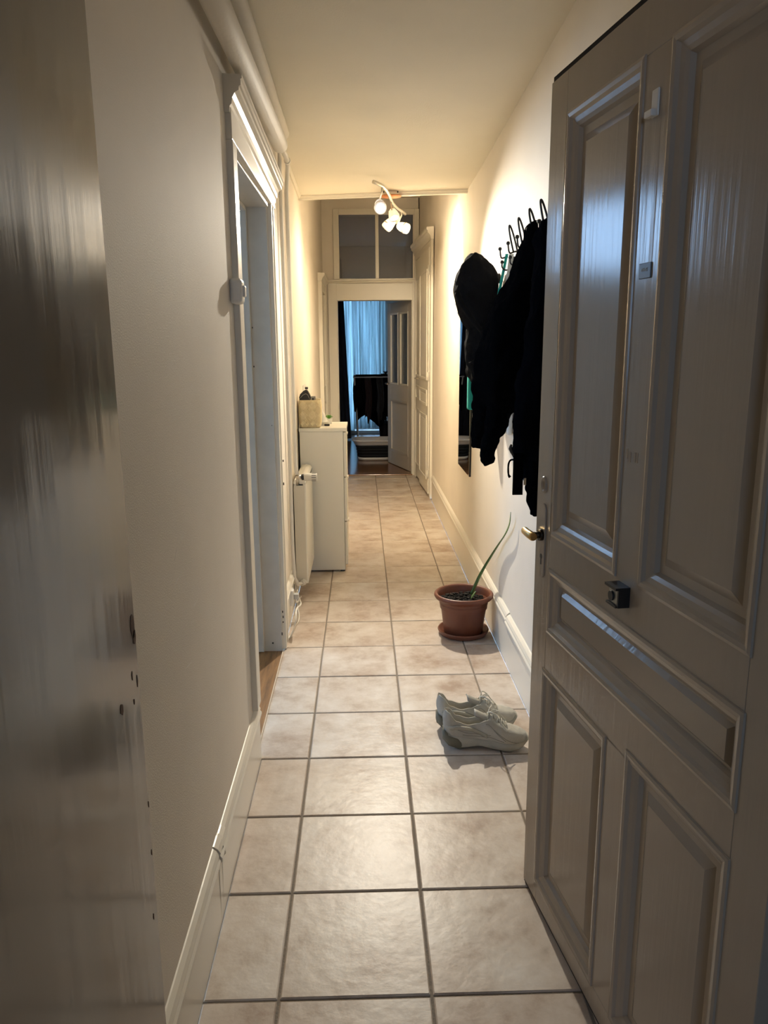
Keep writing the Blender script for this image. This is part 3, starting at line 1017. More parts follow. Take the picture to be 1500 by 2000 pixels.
zt = rz + .008
hung_cloth('hung_trousers', BLACK, rx0 + .005, rx0 + .20, RY0 + .10, zt, .42, 'black garment drying on the rack end near the dark drape', 1)
hung_cloth('hung_shirt', BLACK3, rx0 + .16, rx1 - .03, RY0 + .22, zt + .002, .50, 'wide black shirt drying across the middle of the rack', 2)
hung_cloth('hung_shirt', BLACK, rx0 + .03, rx1 - .05, RY0 + .47, zt + .003, .58, 'long ragged-hemmed black laundry over the rear wires of the rack', 3, ragged=.05)
hung_cloth('hung_sock', simple('dark_red_cloth', (.014, .003, .003), .9), rx0 + .17, rx0 + .25, RY0 + .02, zt, .56, 'dark red sock hanging low from the drying rack', 4)
hung_cloth('hung_sock', simple('dark_grey_cloth', (.010, .0095, .010), .9), rx0 + .33, rx0 + .42, RY0 + .03, zt, .58, 'dark grey sock hanging low from the drying rack', 5)

# plant behind the glazed door
pp = P(752, 865, Z=0)
pt = thing('potted_plant', (pp.x, 11.75, 0), 'dark leafy house plant in a charcoal pot by the balcony window', 'potted plant')
pcx, pcy = pxX(754, 830, 11.75), 11.75
m = MB(); m.lathe([(0, 0), (.085, 0), (.115, .27), (.12, .275), (.12, .30), (.108, .30), (.105, .26), (0, .26)], 24, (pcx, pcy, 0)); m.build('pot', simple('charcoal_pot', (.02, .021, .024), .5), pt)
m = MB(); m.tube([(pcx, pcy, .25), (pcx - .01, pcy, .5), (pcx + .01, pcy, .8), (pcx, pcy, 1.0)], [.012, .01, .008, .005], 8); m.build('stem', simple('dark_stem', (.02, .02, .012), .7), pt)
DLEAF = simple('dark_leaf', (.012, .022, .012), .5)


def leaf_mesh(base, tip, w, bend=.03):
    base, tip = Vector(base), Vector(tip)
    d_ = tip - base
    side = d_.cross(Vector((0, 0, 1))).normalized() if abs(d_.normalized().z) < .95 else Vector((1, 0, 0))
    nrm = side.cross(d_).normalized()
    rings = []
    for k in range(7):
        t = k / 6
        ww = w * (math.sin(math.pi * (t * .92 + .06)) ** .8) / 2 + .0012
        c = base + d_ * t + Vector((0, 0, bend * math.sin(math.pi * t)))
        rings.append([c - side * ww + nrm * ww * .25, c - nrm * .002, c + side * ww + nrm * ww * .25, c + nrm * .002])
    return MB().loft(rings, smooth=True)


for k in range(16):
    a = k * 2.4
    h0 = .34 + .045 * k
    L_ = .14 + .03 * math.sin(k * 1.7)
    leaf_mesh((pcx, pcy, h0), (pcx + L_ * math.cos(a), pcy + L_ * math.sin(a), h0 + .05 - .01 * (k % 4)), .075).build('leaf', DLEAF, pt)

# collapsible laundry tub


def rrect(cx, cy, hx, hy, r, z, n=6):
    out = []
    for sx, sy, a0 in ((1, 1, 0), (-1, 1, 90), (-1, -1, 180), (1, -1, 270)):
        for k in range(n + 1):
            a = math.radians(a0 + 90 * k / n)
            out.append(Vector((cx + sx * (hx - r) + r * math.cos(a), cy + sy * (hy - r) + r * math.sin(a), z)))
    return out


tcx, tcy = .155, 9.86
tub = thing('laundry_tub', (tcx, tcy, 0), 'pale collapsible laundry tub with dark folding band on the parquet', 'laundry tub')
m = MB(); m.loft([rrect(tcx, tcy, .20, .14, .09, .002), rrect(tcx, tcy, .215, .15, .10, .02), rrect(tcx, tcy, .215, .15, .10, .04)]); m.build('base', TUBW, tub)
m = MB()
rr_ = []
for k in range(9):
    z = .04 + .155 * k / 8
    g = .215 + .025 * k / 8 + (.006 if k % 2 else -.004)
    rr_.append(rrect(tcx, tcy, g, g - .065, .10, z))
m.loft(rr_, smooth=False, cap=False); m.build('folding_band', TUBD, tub)
m = MB(); m.loft([rrect(tcx, tcy, .240, .175, .10, .195), rrect(tcx, tcy, .262, .197, .11, .215), rrect(tcx, tcy, .27, .205, .11, .245), rrect(tcx, tcy, .285, .22, .12, .25), rrect(tcx, tcy, .288, .223, .12, .268), rrect(tcx, tcy, .262, .197, .11, .268), rrect(tcx, tcy, .222, .157, .10, .20), rrect(tcx, tcy, .19, .125, .09, .05)], cap=True); m.build('rim', TUBW, tub)

# ------------------------------------------------------------------ ceiling spotlight
lamp = thing('ceiling_spotlight', (.2, 5.2, 2.36), 'four-headed brushed steel spotlight rail with orange disc on the ceiling', 'ceiling light')
cz = 2.392
canx, cany = .198, 5.19
m = MB(); m.box(canx - .05, canx + .05, cany - .03, cany + .03, cz - .028, cz + .004); cnp = m.build('canopy', CHROME, lamp, .003)
for sx in (-1, 1):
    m = MB(); m.tube([(canx + sx * .044, cany - .031, cz - .013), (canx + sx * .044, cany - .035, cz - .013)], .005, 10); m.build('screw', BPLAST, cnp)
m = MB(); m.lathe([(0, -.002), (.066, -.002), (.066, .002), (0, .002)], 32, (canx + .002, cany, cz - .034)); m.build('disc', COPPER, lamp)
RZ = 2.343
rail_px = [(729, 355), (737, 358), (746, 363), (754, 371), (760, 381), (764, 392)]
rail = []
ya = [4.78, 4.85, 4.92, 5.01, 5.10, 5.19]
for (px, py), yy in zip(rail_px, ya):
    p = P(px, py, Z=RZ + .02 * max(0, 1 - (yy - 4.78) / .4))
    rail.append(p)
tail = [P(769, 400, Z=RZ), P(776, 407, Z=RZ), P(784, 412, Z=RZ), P(791, 418, Z=RZ)]
rail += tail
m = MB(); m.tube(rail, .0105, 10); m.build('rail', CHROME, lamp)
mid = rail[5]
m = MB(); m.tube([(canx, cany, cz - .03), (mid.x, mid.y, mid.z)], .008, 8); m.build('stem', CHROME, lamp)
HEADS = [  # attach point on rail, head centre px, Y, direction, cool?
    (rail[2], (742, 402), rail[2].y + .02, (.10, -.80, -.58), True),
    (rail[5], (769, 421), rail[5].y - .02, (.28, .72, -.60), False),
    (rail[6], (761, 437), rail[6].y + .02, (-.62, -.10, -.66), False),
    (rail[8], (787, 444), rail[8].y - .04, (.80, -.45, -.35), False),
]
for i, (at, (px, py), yy, dirn, cool) in enumerate(HEADS):
    c = P(px, py, Y=yy)
    dv = Vector(dirn).normalized()
    q = dv.to_track_quat('Z', 'Y').to_matrix().to_4x4()
    m = MB()
    back = c - dv * .045
    m.tube([at, at + Vector((0, 0, -.03)), (at + back) / 2 + Vector((0, 0, -.012)), back], .0055, 8)
    arm = m.build('arm', CHROME, lamp)
    m = MB()
    m.lathe([(0, -.045), (.016, -.045), (.024, -.036), (.031, -.015), (.036, .015), (.036, .032), (.034, .040), (.029, .040), (.028, .02), (0, .02)], 24, c, q)
    sh = m.build('shade', SHADE_C if cool else SHADE_W, lamp)
    m = MB(); m.lathe([(.0365, .010), (.038, .012), (.038, .017), (.0365, .019)], 24, c, q); m.build('ring', CHROME, sh)
    m = MB(); m.lathe([(0, .036), (.012, .035), (.022, .030), (.026, .022), (0, .021)], 20, c, q); m.build('bulb', BULB_C if cool else BULB_W, sh)
    for kind, pos, en in (('SPOT', c + dv * .047, (104, 66, 13, 6.5)[i]),):
        ld = bpy.data.lights.new('spot_glow', kind)
        ld.color = (1.0, .91, .76) if cool else (1.0, .82, .56)
        ld.energy = en
        if kind == 'SPOT':
            ld.spot_size = math.radians((94, 140, 140, 165)[i])
            ld.spot_blend = 1.0
        ld.shadow_soft_size = .026 if kind == 'SPOT' else .012
        lo = bpy.data.objects.new('spot_glow', ld)
        COL.objects.link(lo)
        lo.location = pos
        lo.rotation_euler = dv.to_track_quat('-Z', 'Y').to_euler()

# ------------------------------------------------------------------ heating pipes and radiator
m = MB(); m.tube([(-.335, .96, 2.205), (-.335, 2.2, 2.232), (-.338, 3.56, 2.275)], .034, 20)
bigp = tag(m.build('heating_pipe', PIPE), 'thick wrapped heating pipe above the left doorway cornice', 'pipe')
m = MB(); m.box(XL1 - .02, -.345, 3.20, 3.22, 2.262, 2.272); m.build('clamp', PIPEW, bigp)
vx, vy = -.372, 4.20
m = MB(); m.tube([(-.338, 3.55, 2.276), (-.342, 3.85, 2.30), (-.345, 3.98, 2.303)], .0125, 12); m.build('bare_end', PIPEW, bigp)
m = MB(); m.tube([(-.345, 3.965, 2.303), (-.345, 3.985, 2.303)], .0165, 12); m.build('coupling', PIPEW, bigp)
tp_ = P(593, 946, Y=4.12)
m = MB(); m.tube([(-.345, 3.98, 2.303), (-.352, 4.08, 2.300), (-.362, 4.15, 2.27), (vx, 4.185, 2.20), (vx, vy, 1.9), (vx, vy, 1.2), (vx, vy, .86), (-.368, 4.19, .78), (-.362, 4.18, .742)], .011, 12)
m.build('riser', PIPEW, bigp)
m = MB(); m.tube([(-.345, .96, 2.425), (-.350, 3.0, 2.41), (-.352, 3.86, 2.395)], .030, 20)
p2 = tag(m.build('heating_pipe', PIPE), 'upper wrapped heating pipe tucked under the ceiling corner', 'pipe')
m = MB(); m.tube([(-.352, 3.85, 2.395), (-.37, 3.95, 2.39), (-.385, 4.02, 2.36), (-.388, 4.04, 2.2), (-.388, 4.06, 1.2), (-.388, 4.07, .35), (-.385, 4.09, .18), (-.372, 4.14, .125), (-.355, 4.19, .115)], .0095, 12)
m.build('riser', PIPEW, p2)

RX0, RX1, RYA, RYB, RZ0, RZ1 = -.392, -.318, 4.215, 4.765, .105, .695
rad = thing('radiator', (-.355, 4.5, 0), 'cream panel radiator on the left wall before the shoe cabinet', 'radiator')
m = MB()
m.box(RX1 - .018, RX1, RYA, RYB, RZ0, RZ1); m.build('front_panel', RADI, rad, .007, 3)
m = MB(); m.box(RX0 + .008, RX0 + .022, RYA, RYB, RZ0, RZ1); m.build('back_panel', RADI, rad, .005)
m = MB()
for k in range(12):
    y_ = RYA + .03 + (RYB - RYA - .06) * k / 11
    m.box(RX0 + .022, RX1 - .018, y_ - .002, y_ + .002, RZ0 + .04, RZ1 - .04)
m.build('convector', RADI, rad)
m = MB()
m.loft([[Vector((x, y_, z)) for x, z in ((RX0 + .006, RZ1 + .0), (RX0 + .012, RZ1 + .012), (RX1 - .03, RZ1 + .018), (RX1 - .008, RZ1 + .010), (RX1, RZ1 - .004), (RX1, RZ1 - .02), (RX1 - .01, RZ1 - .012), (RX0 + .006, RZ1 - .012))] for y_ in (RYA - .004, RYB + .004)], smooth=False)
m.build('top_grille', RADI, rad, .003)
m = MB(); m.box(RX0 + .006, RX1 - .008, RYA - .003, RYA, RZ0 + .02, RZ1 - .02); m.build('side_cover', simple('radiator_side', (.74, .68, .55), .4), rad)
for z in (.2, .6):
    m = MB(); m.box(XL2 + .001, RX0 + .01, 4.45, 4.49, z, z + .03); m.build('wall_bracket', RADI, rad)
vz = .727
vb = thing('thermostat_valve', (-.36, 4.19, vz), 'white thermostatic valve head on the radiator corner', 'valve')
m = MB(); m.tube([(-.365, 4.185, vz), (-.335, 4.185, vz)], .012, 14); m.tube([(-.362, 4.185, vz), (-.362, 4.215, vz - .045)], .009, 12); m.build('valve_body', CHROME, vb)
m = MB(); m.tube([(-.337, 4.185, vz), (-.324, 4.185, vz)], .017, 16); m.build('collar', BPLAST, vb)
m = MB()
hx = [-.324, -.322, -.285, -.284, -.258, -.256, -.252]
hr = [.019, .0215, .0215, .0215, .0215, .021, .018]
m.tube([(x, 4.185, vz) for x in hx], hr, 28); hd_ = m.build('dial', simple('valve_cap', (.66, .62, .53), .5), vb)
for k in range(10):
    a = k * 2 * math.pi / 10
    m = MB()
    c = Vector((0, 4.185 + .0213 * math.cos(a), vz + .0213 * math.sin(a)))
    m.box(-.282, -.258, c.y - .0014, c.y + .0014, c.z - .0014, c.z + .0014); m.build('slot', BPLAST, hd_)
m = MB(); m.tube([(-.355, 4.185, .115), (-.345, 4.215, .118), (-.340, 4.235, .125)], .013, 14); m.tube([(-.349, 4.2, .116), (-.344, 4.214, .118)], .018, 8); m.build('return_union', PIPEW, rad)

# ------------------------------------------------------------------ socket, plug and cables low on the left wall
so = thing('wall_socket', (XL2, 3.76, .3), 'small white power socket low on the wall with a plug and cable', 'socket')
sp = P(566, 1165, X=XL2 + .01)
m = MB(); m.box(XL2 - .001, XL2 + .032, sp.y - .03, sp.y + .03, sp.z - .045, sp.z + .04); m.build('box', WPLAST, so, .005)
m = MB(); m.box(XL2 + .032, XL2 + .058, sp.y - .018, sp.y + .018, sp.z - .012, sp.z + .016); m.build('plug', simple('plug_grey', (.5, .5, .48), .5), so, .004)
m = MB(); m.box(XL2 + .030, XL2 + .034, sp.y + .02, sp.y + .028, sp.z + .03, sp.z + .06); m.build('tab', BPLAST, so)


def smooth_path(pts, n=6):
    pts = [Vector(p) for p in pts]
    out = []
    for i in range(len(pts) - 1):
        p0, p1, p2_, p3 = pts[max(i - 1, 0)], pts[i], pts[i + 1], pts[min(i + 2, len(pts) - 1)]
        for k in range(n):
            t = k / n
            out.append(.5 * ((2 * p1) + (p2_ - p0) * t + (2 * p0 - 5 * p1 + 4 * p2_ - p3) * t * t + (3 * p1 - p0 - 3 * p2_ + p3) * t ** 3))
    out.append(pts[-1])
    return out


r_ = .0045
c1 = [(XL2 + .055, sp.y, sp.z), (XL2 + .065, sp.y + .02, sp.z - .05), P(579, 1190, X=-.345), P(577, 1215, X=-.345), P(570, 1238, Z=.012), P(556, 1252, Z=.008), P(535, 1258, Z=.008), P(518, 1261, Z=.008), P(507, 1256, Z=.008), (-.60, 3.46, .008)]
m = MB(); m.tube(smooth_path(c1), r_, 8)
tag(m.build('power_cable', CABLE), 'white cable from the low socket across the left doorway threshold', 'cable')
c2 = [(-.374, 4.12, .10), (-.376, 4.05, .05), P(588, 1165, Z=.02), P(581, 1180, Z=.01), P(584, 1200, Z=.006), P(583, 1212, Z=.006), P(577, 1222, Z=.006), P(572, 1232, Z=.006)]
m = MB(); m.tube(smooth_path(c2), .0035, 8)
tag(m.build('power_cable', CABLE), 'thin white cable looping out from under the radiator', 'cable')

# light switch on the left casing
ls = thing('light_switch', (XL1, 2.37, 1.6), 'white surface-mounted light switch beside the left doorway', 'light switch')
m = MB(); m.box(XL1 - .001, XL1 + .036, 2.352, 2.418, 1.555, 1.628); m.build('housing', WPLAST, ls, .012, 4)
m = MB(); m.box(XL1 + .034, XL1 + .043, 2.372, 2.40, 1.575, 1.608); m.build('rocker', WPLAST, ls, .004)

# ------------------------------------------------------------------ shoe cabinet and the things on it
CX0, CX1, CYA, CYB, CZ = -.392, -.103, 4.792, 5.195, .932
cabn = thing('shoe_cabinet', (-.25, 5.0, 0), 'narrow white shoe cabinet against the left wall', 'cabinet')
m = MB(); m.box(CX0, CX1 - .018, CYA + .004, CYB - .004, .012, CZ - .022); m.build('body', CAB, cabn, .0015)
m = MB(); m.box(CX0 - .004, CX1 + .004, CYA, CYB, CZ - .022, CZ); m.build('top', CAB, cabn, .002)
for k in range(3):
    z0 = .05 + k * .287
    m = MB(); m.box(CX1 - .016, CX1, CYA + .006, CYB - .006, z0, z0 + .28); fr_ = m.build('flap_door', CAB, cabn, .002)
    m = MB(); m.box(CX1, CX1 + .008, 4.96, 5.03, z0 + .25, z0 + .26); m.build('pull', CAB, fr_)
for yy in (CYA + .02, CYB - .03):
    m = MB(); m.box(CX1 - .05, CX1 - .02, yy, yy + .02, .0, .013); m.build('foot', BPLAST, cabn)

bk = thing('storage_basket', (-.32, 4.88, CZ), 'cream patterned storage basket on the shoe cabinet', 'basket')
bx0, bx1 = pxX(584, 830, 4.85), pxX(628, 820, 4.85)
bcx, bhx = (bx0 + bx1) / 2, (bx1 - bx0) / 2
bh = P(600, 782, Y=4.81).z - CZ
m = MB()
rr_ = []
for t, s in ((0, .86), (.04, .93), (.2, .98), (.5, 1.0), (.8, .985), (1, .94)):
    rr_.append(rrect(bcx, 4.885, bhx * s, .075 * s, .025, CZ + .001 + bh * t))
rr_.append(rrect(bcx, 4.885, bhx * .89, .068, .022, CZ + bh))
rr_.append(rrect(bcx, 4.885, bhx * .88, .066, .022, CZ + .02))
m.loft(rr_, smooth=True); bko = m.build('shell', CREAM, bk)
# embossed diamonds on the front
for r in range(5):
    for c_ in range(4):
        xx = bcx + bhx * (-.66 + .44 * c_ + (.22 if r % 2 else 0))
        if abs(xx - bcx) > bhx * .8:
            continue
        zz = CZ + bh * (.14 + .18 * r)
        m = MB(); s = .013
        ring = [Vector((xx + s * math.cos(a), 4.8085, zz + 1.25 * s * math.sin(a))) for a in (0, math.pi / 2, math.pi, 3 * math.pi / 2)]
        ring2 = [p + Vector((0, -.0015, 0)) - (p - Vector((xx, 4.8085, zz))) * .25 for p in ring]
        m.loft([ring, ring2], smooth=False); m.build('diamond', CREAM, bko)

zb = CZ + bh
cs = thing('black_case', (bcx - .03, 4.88, zb), 'black rounded zip case poking out of the cream basket', 'case')
pts = [(584, 776), (586, 770), (592, 764), (597, 761), (600, 762), (604, 769), (607, 776), (606, 784), (603, 800), (588, 800)]
fr_ = [P(a, b_, Y=4.855) for a, b_ in pts]
bk_ = [P(a, b_, Y=4.855) + Vector((0, .045, 0)) for a, b_ in pts]
m = MB(); m.loft([fr_, bk_], smooth=False); m.build('shell', BPLAST, cs, .006, 3)
m = MB(); m.tube([P(a, b_, Y=4.853) for a, b_ in ((586, 778), (591, 772), (597, 769), (601, 771), (605, 780))], .0018, 6); m.build('zip', GPLAST, cs)
cm_ = thing('grey_clip', (bcx + .03, 4.87, zb), 'small grey clip standing in the cream basket', 'clip')
m = MB(); p = P(612, 778, Y=4.86); m.box(p.x - .014, p.x + .014, 4.855, 4.875, p.z - .05, p.z + .013); m.build('body', GPLAST, cm_, .003)
m = MB(); m.box(p.x - .008, p.x + .004, 4.852, 4.856, p.z - .02, p.z + .002); m.build('window', BPLAST, cm_)
tw = thing('white_cloth_roll', (-.25, 4.99, CZ), 'white crumpled cloth cone standing behind the cream basket', 'cloth')
m = MB(); rr_ = []
bz = [P(632, 828 - 50 * k / 7, Y=5.0).z for k in range(8)]
z0_ = CZ + .002
for k in range(8):
    t = k / 7
    cx_ = pxX(626 - 6 * t, 800, 5.0)
    rr = .045 * (1 - .75 * t) * (1 + .12 * (k % 2))
    rr_.append([Vector((cx_ + rr * math.cos(a) * (1 + .1 * math.sin(3 * a + k)), 5.0 + rr * math.sin(a), z0_ + .165 * t)) for a in [j * 2 * math.pi / 16 for j in range(16)]])
m.loft(rr_); m.build('folds', WPLAST, tw)
m = MB(); p = P(622, 781, Y=4.97); m.lathe([(0, -.004), (.004, -.002), (.004, .002), (0, .004)], 8, (p.x, p.y, z0_ + .162)); m.build('toggle', BPLAST, tw)
su = thing('succulent', (-.2, 5.05, CZ), 'tiny bright green succulent in a white square pot on the cabinet', 'potted plant')
sx_ = pxX(642.5, 822, 5.06)
m = MB(); m.loft([rrect(sx_, 5.06, .018, .018, .004, CZ + .001), rrect(sx_, 5.06, .021, .021, .004, CZ + .036), rrect(sx_, 5.06, .018, .018, .004, CZ + .036), rrect(sx_, 5.06, .016, .016, .004, CZ + .028)], smooth=False); m.build('pot', WPLAST, su)
for k in range(14):
    a = k * 2.4
    tl = .4 + .6 * (k / 13)
    leaf_mesh((sx_, 5.06, CZ + .03), (sx_ + .026 * tl * math.cos(a), 5.06 + .026 * tl * math.sin(a), CZ + .068 - .02 * tl), .011, .004).build('leaf', SUCC, su)
ky = thing('key_fob', (-.23, 4.9, CZ), 'black key fob with a thin tag on the cabinet top', 'keys')
p = P(639, 830, Z=CZ + .006)
m = MB(); m.box(p.x - .018, p.x + .016, p.y - .012, p.y + .012, CZ + .0005, CZ + .012); m.build('fob', BPLAST, ky, .004, 3)
m = MB(); m.box(p.x - .045, p.x - .018, p.y - .005, p.y + .005, CZ + .0005, CZ + .003); m.build('key_blade', CHROME, ky)
tr_ = thing('card_box', (-.21, 4.97, CZ), 'low white box lying between the basket and the succulent', 'box')
p = P(637, 826, Z=CZ + .012)
m = MB(); m.box(p.x - .025, p.x + .020, 4.955, 5.01, CZ + .0005, CZ + .016); m.build('tray', WPLAST, tr_, .002)
m = MB(); m.box(p.x - .023, p.x + .018, 4.957, 5.008, CZ + .016, CZ + .02); m.build('lid', CAB, tr_, .001)

ws = thing('wall_socket', (XL2, 5.3, 1.1), 'white socket plate with a black plug above the shoe cabinet', 'socket')
p = P(600, 768, X=XL2 + .004)
y0 = 5.12; zc = 1.10
pA, pB = P(592, 753, X=XL2 + .004), P(609, 753, X=XL2 + .004)
m = MB(); m.box(XL2 - .001, XL2 + .009, pA.y, min(pB.y, pA.y + .18), pA.z - .085, pA.z); m.build('plate', WPLAST, ws, .003)
m = MB(); q_ = P(596, 758, X=XL2 + .01); m.tube([(XL2 + .008, q_.y, q_.z), (XL2 + .03, q_.y, q_.z)], .008, 10); m.build('plug', BPLAST, ws)

# ------------------------------------------------------------------ mirror, coat rack, intercom on the right wall
mr = thing('wall_mirror', (XR, 4.9, .65), 'frameless narrow tall mirror low on the right wall past the coats', 'mirror')
MT = 1.66
m = MB(); m.box(XR - .0085, XR + .012, 4.64, 5.18, .64, MT + .005); m.build('backing', BPLAST, mr)
m = MB(); m.box(XR - .0095, XR - .0085, 4.642, 5.178, .642, MT + .003); m.build('glass', MIRROR, mr)
ic = thing('intercom', (XR, 3.42, 1.1), 'white rounded intercom handset on the wall below the hanging coats', 'intercom')
m = MB(); m.box(XR - .022, XR + .004, 3.37, 3.46, 1.04, 1.19); m.build('base', WPLAST, ic, .012, 3)
m = MB(); m.tube([(XR - .036, 3.40, 1.05), (XR - .042, 3.40, 1.07), (XR - .036, 3.40, 1.11), (XR - .042, 3.40, 1.17), (XR - .036, 3.40, 1.185)], [.012, .019, .013, .019, .012], 14); m.build('handset', WPLAST, ic)

HY = [3.82, 3.43, 3.245, 3.06, 2.865, 2.69]
for i, hy in enumerate(HY):
    zo = -.035 if i == 0 else 0
    cr_ = thing('coat_hook', (XR, hy, 1.77 + zo),
                ('black iron double coat hook carrying the hooded jacket', 'loopless black iron double hook holding the teal and pale straps',
                 'looped black iron coat hook directly next to the teal and pale straps', 'empty looped iron coat hook just beyond the one holding the black coat',
                 'looped black iron coat hook from which the black coat hangs', 'looped black iron coat hook of the long jacket, beside the open door')[i],
                'coat hook', 'coat hooks on the right wall')
    m = MB(); m.box(XR - .007, XR + .010, hy - .011, hy + .011, 1.755 + zo, 1.80 + zo); m.build('wall_plate', IRON, cr_, .003)
    m = MB()
    top = 1.90
    if i >= 2:
        loop = []
        for k in range(15):
            a = math.pi * k / 14
            z_ = math.sin(a) ** .7
            loop.append((XR - .030 - .028 * z_ + .0095 * math.cos(a), hy + .004 * math.cos(a), 1.795 + (top - 1.795) * z_))
        m.tube(smooth_path(loop, 3), .0038, 7)
    m.tube(smooth_path([(XR - .006, hy, 1.785 + zo), (XR - .028, hy, 1.80 + zo), (XR - .055, hy, 1.795 + zo), (XR - .062, hy, 1.83 + zo)], 5), .0036, 7)
    m.tube(smooth_path([(XR - .006, hy, 1.77 + zo), (XR - .03, hy, 1.745 + zo), (XR - .05, hy, 1.755 + zo), (XR - .052, hy, 1.775 + zo)], 5), .0034, 7)
    h_ = m.build('prongs', IRON, cr_)
    for dx, dz in ((-.062, 1.832 + zo), (-.052, 1.778 + zo)):
        m = MB(); m.lathe([(0, -.008), (.006, -.006), (.0085, 0), (.006, .006), (0, .008)], 12, (XR + dx, hy, dz)); m.build('ball', IRON, h_)


def garment_rings(slices, Y, seed, n=40, fold=.10, b0=.12):
    """slices: (photo y, left x, right x[, half depth]) in photo pixels at depth Y."""
    rings = []
    r = random.Random(seed)
    ph = [r.uniform(0, 6.28) for _ in range(6)]
    for k, s in enumerate(slices):
        b = s[3] if len(s) > 3 else b0
        pl, pr_ = P(s[1], s[0], Y=Y), P(s[2], s[0], Y=Y)
        xl, xr = pl.x, min(pr_.x, XR - .012)
        if xl > xr - .02:
            xl = xr - .02
        cx_, a = (xl + xr) / 2, (xr - xl) / 2
        ring = []
        for j in range(n):
            t = 2 * math.pi * j / n
            f = 1 + fold * (.5 * math.sin(5 * t + ph[0] + k * .25) + .35 * math.sin(9 * t + ph[1] - k * .2) + .25 * math.sin(14 * t + ph[2] + .1 * k)) * min(1, k / 2)
            f = min(f, 1.06)
            ex = .8
            cx2 = math.copysign(abs(math.cos(t)) ** ex, math.cos(t))
            sy2 = math.copysign(abs(math.sin(t)) ** ex, math.sin(t))
            ring.append(Vector((min(cx_ + a * f * cx2, XR - .010), Y + b * f * sy2, pl.z + .006 * math.sin(3 * t + k))))
        rings.append(ring)
    return rings


def px_tube(m, pts, n=14, fold=0.06):
    path = smooth_path([P(a, b_, Y=Y) for a, b_, Y, r in pts], 4)
    rs = []
    for i in range(len(pts) - 1):
        for k in range(4):
            rs.append(pts[i][3] + (pts[i + 1][3] - pts[i][3]) * k / 4)
    rs.append(pts[-1][3])
    rs = [r * (1 + fold * math.sin(i * 1.9)) for i, r in enumerate(rs)]
    return m.tube(path, rs, n)


# hooded jacket (furthest), black coat, long jacket nearest the door
ga = thing('hooded_jacket', (.55, 3.75, 1.75), 'black jacket with a big padded hood, hanging furthest along the coat rack', 'jacket', 'coats on the rack')
m = MB()
m.loft(garment_rings([(494, 923, 932, .012), (499, 917, 940, .04), (508, 906, 950, .07), (522, 898, 961, .09), (540, 891, 970, .105), (558, 887, 976, .11), (572, 886, 982, .11), (590, 890, 986, .11), (606, 894, 990, .105), (622, 901, 994, .10), (636, 906, 996, .09), (648, 912, 996, .07)], 3.75, 4, fold=.05))
hood = m.build('hood', BLACK2, ga, subsurf=2, wrinkle=(.03, .09))
m = MB()
px_tube(m, [(893, 572, 3.63, .012), (900, 592, 3.615, .014), (914, 612, 3.61, .013), (930, 634, 3.615, .012), (945, 650, 3.62, .009)], 10)
m.build('hood_edge', BLACK2, hood)
m = MB()
m.loft(garment_rings([(632, 912, 1000, .07), (645, 910, 1003, .09), (665, 909, 1005, .10), (690, 907, 1008, .105), (705, 906, 1010, .105), (722, 909, 1010, .10), (740, 914, 1008, .09), (752, 922, 1004, .08), (760, 930, 1000, .06)], 3.74, 8, fold=.06))
m.build('body', BLACK2, ga, subsurf=2, wrinkle=(.05, .09))
m = MB(); px_tube(m, [(918, 712, 3.625, .010), (930, 706, 3.615, .011), (945, 707, 3.61, .012), (960, 704, 3.62, .010)], 8); m.build('hem_band', BLACK2, ga)

gb = thing('black_coat', (.52, 2.9, 1.8), 'black coat with a long drooping sleeve hanging mid-rack', 'coat', 'coats on the rack')
m = MB()
m.loft(garment_rings([(432, 1040, 1048, .012), (438, 1034, 1056, .03), (452, 1028, 1066, .06), (475, 1020, 1072, .09), (500, 1011, 1074, .11), (530, 998, 1076, .13), (560, 985, 1078, .14), (590, 966, 1078, .145), (620, 950, 1078, .15), (660, 940, 1078, .15), (700, 935, 1078, .15), (740, 932, 1076, .145), (775, 936, 1070, .13), (795, 950, 1050, .11), (806, 965, 1005, .07)], 2.86, 11, fold=.05))
m.build('body', BLACK, gb, subsurf=2, wrinkle=(.05, .09))
m = MB(); px_tube(m, [(955, 690, 2.90, .05), (950, 750, 2.92, .055), (946, 800, 2.95, .048), (938, 840, 2.97, .038), (934, 866, 2.98, .030), (933, 876, 2.98, .020)]); m.build('sleeve', BLACK, gb, subsurf=2, wrinkle=(.025, .05))
m = MB(); px_tube(m, [(985, 730, 2.84, .06), (978, 790, 2.82, .055), (966, 835, 2.80, .042), (953, 872, 2.78, .030), (952, 892, 2.78, .027), (956, 908, 2.78, .020)]); m.build('sleeve', BLACK, gb, subsurf=2, wrinkle=(.025, .05))
m = MB(); px_tube(m, [(986, 800, 2.80, .010), (990, 812, 2.79, .014), (984, 818, 2.79, .012), (978, 812, 2.80, .008)], 10); m.build('cuff_toggle', BLACK2, gb)

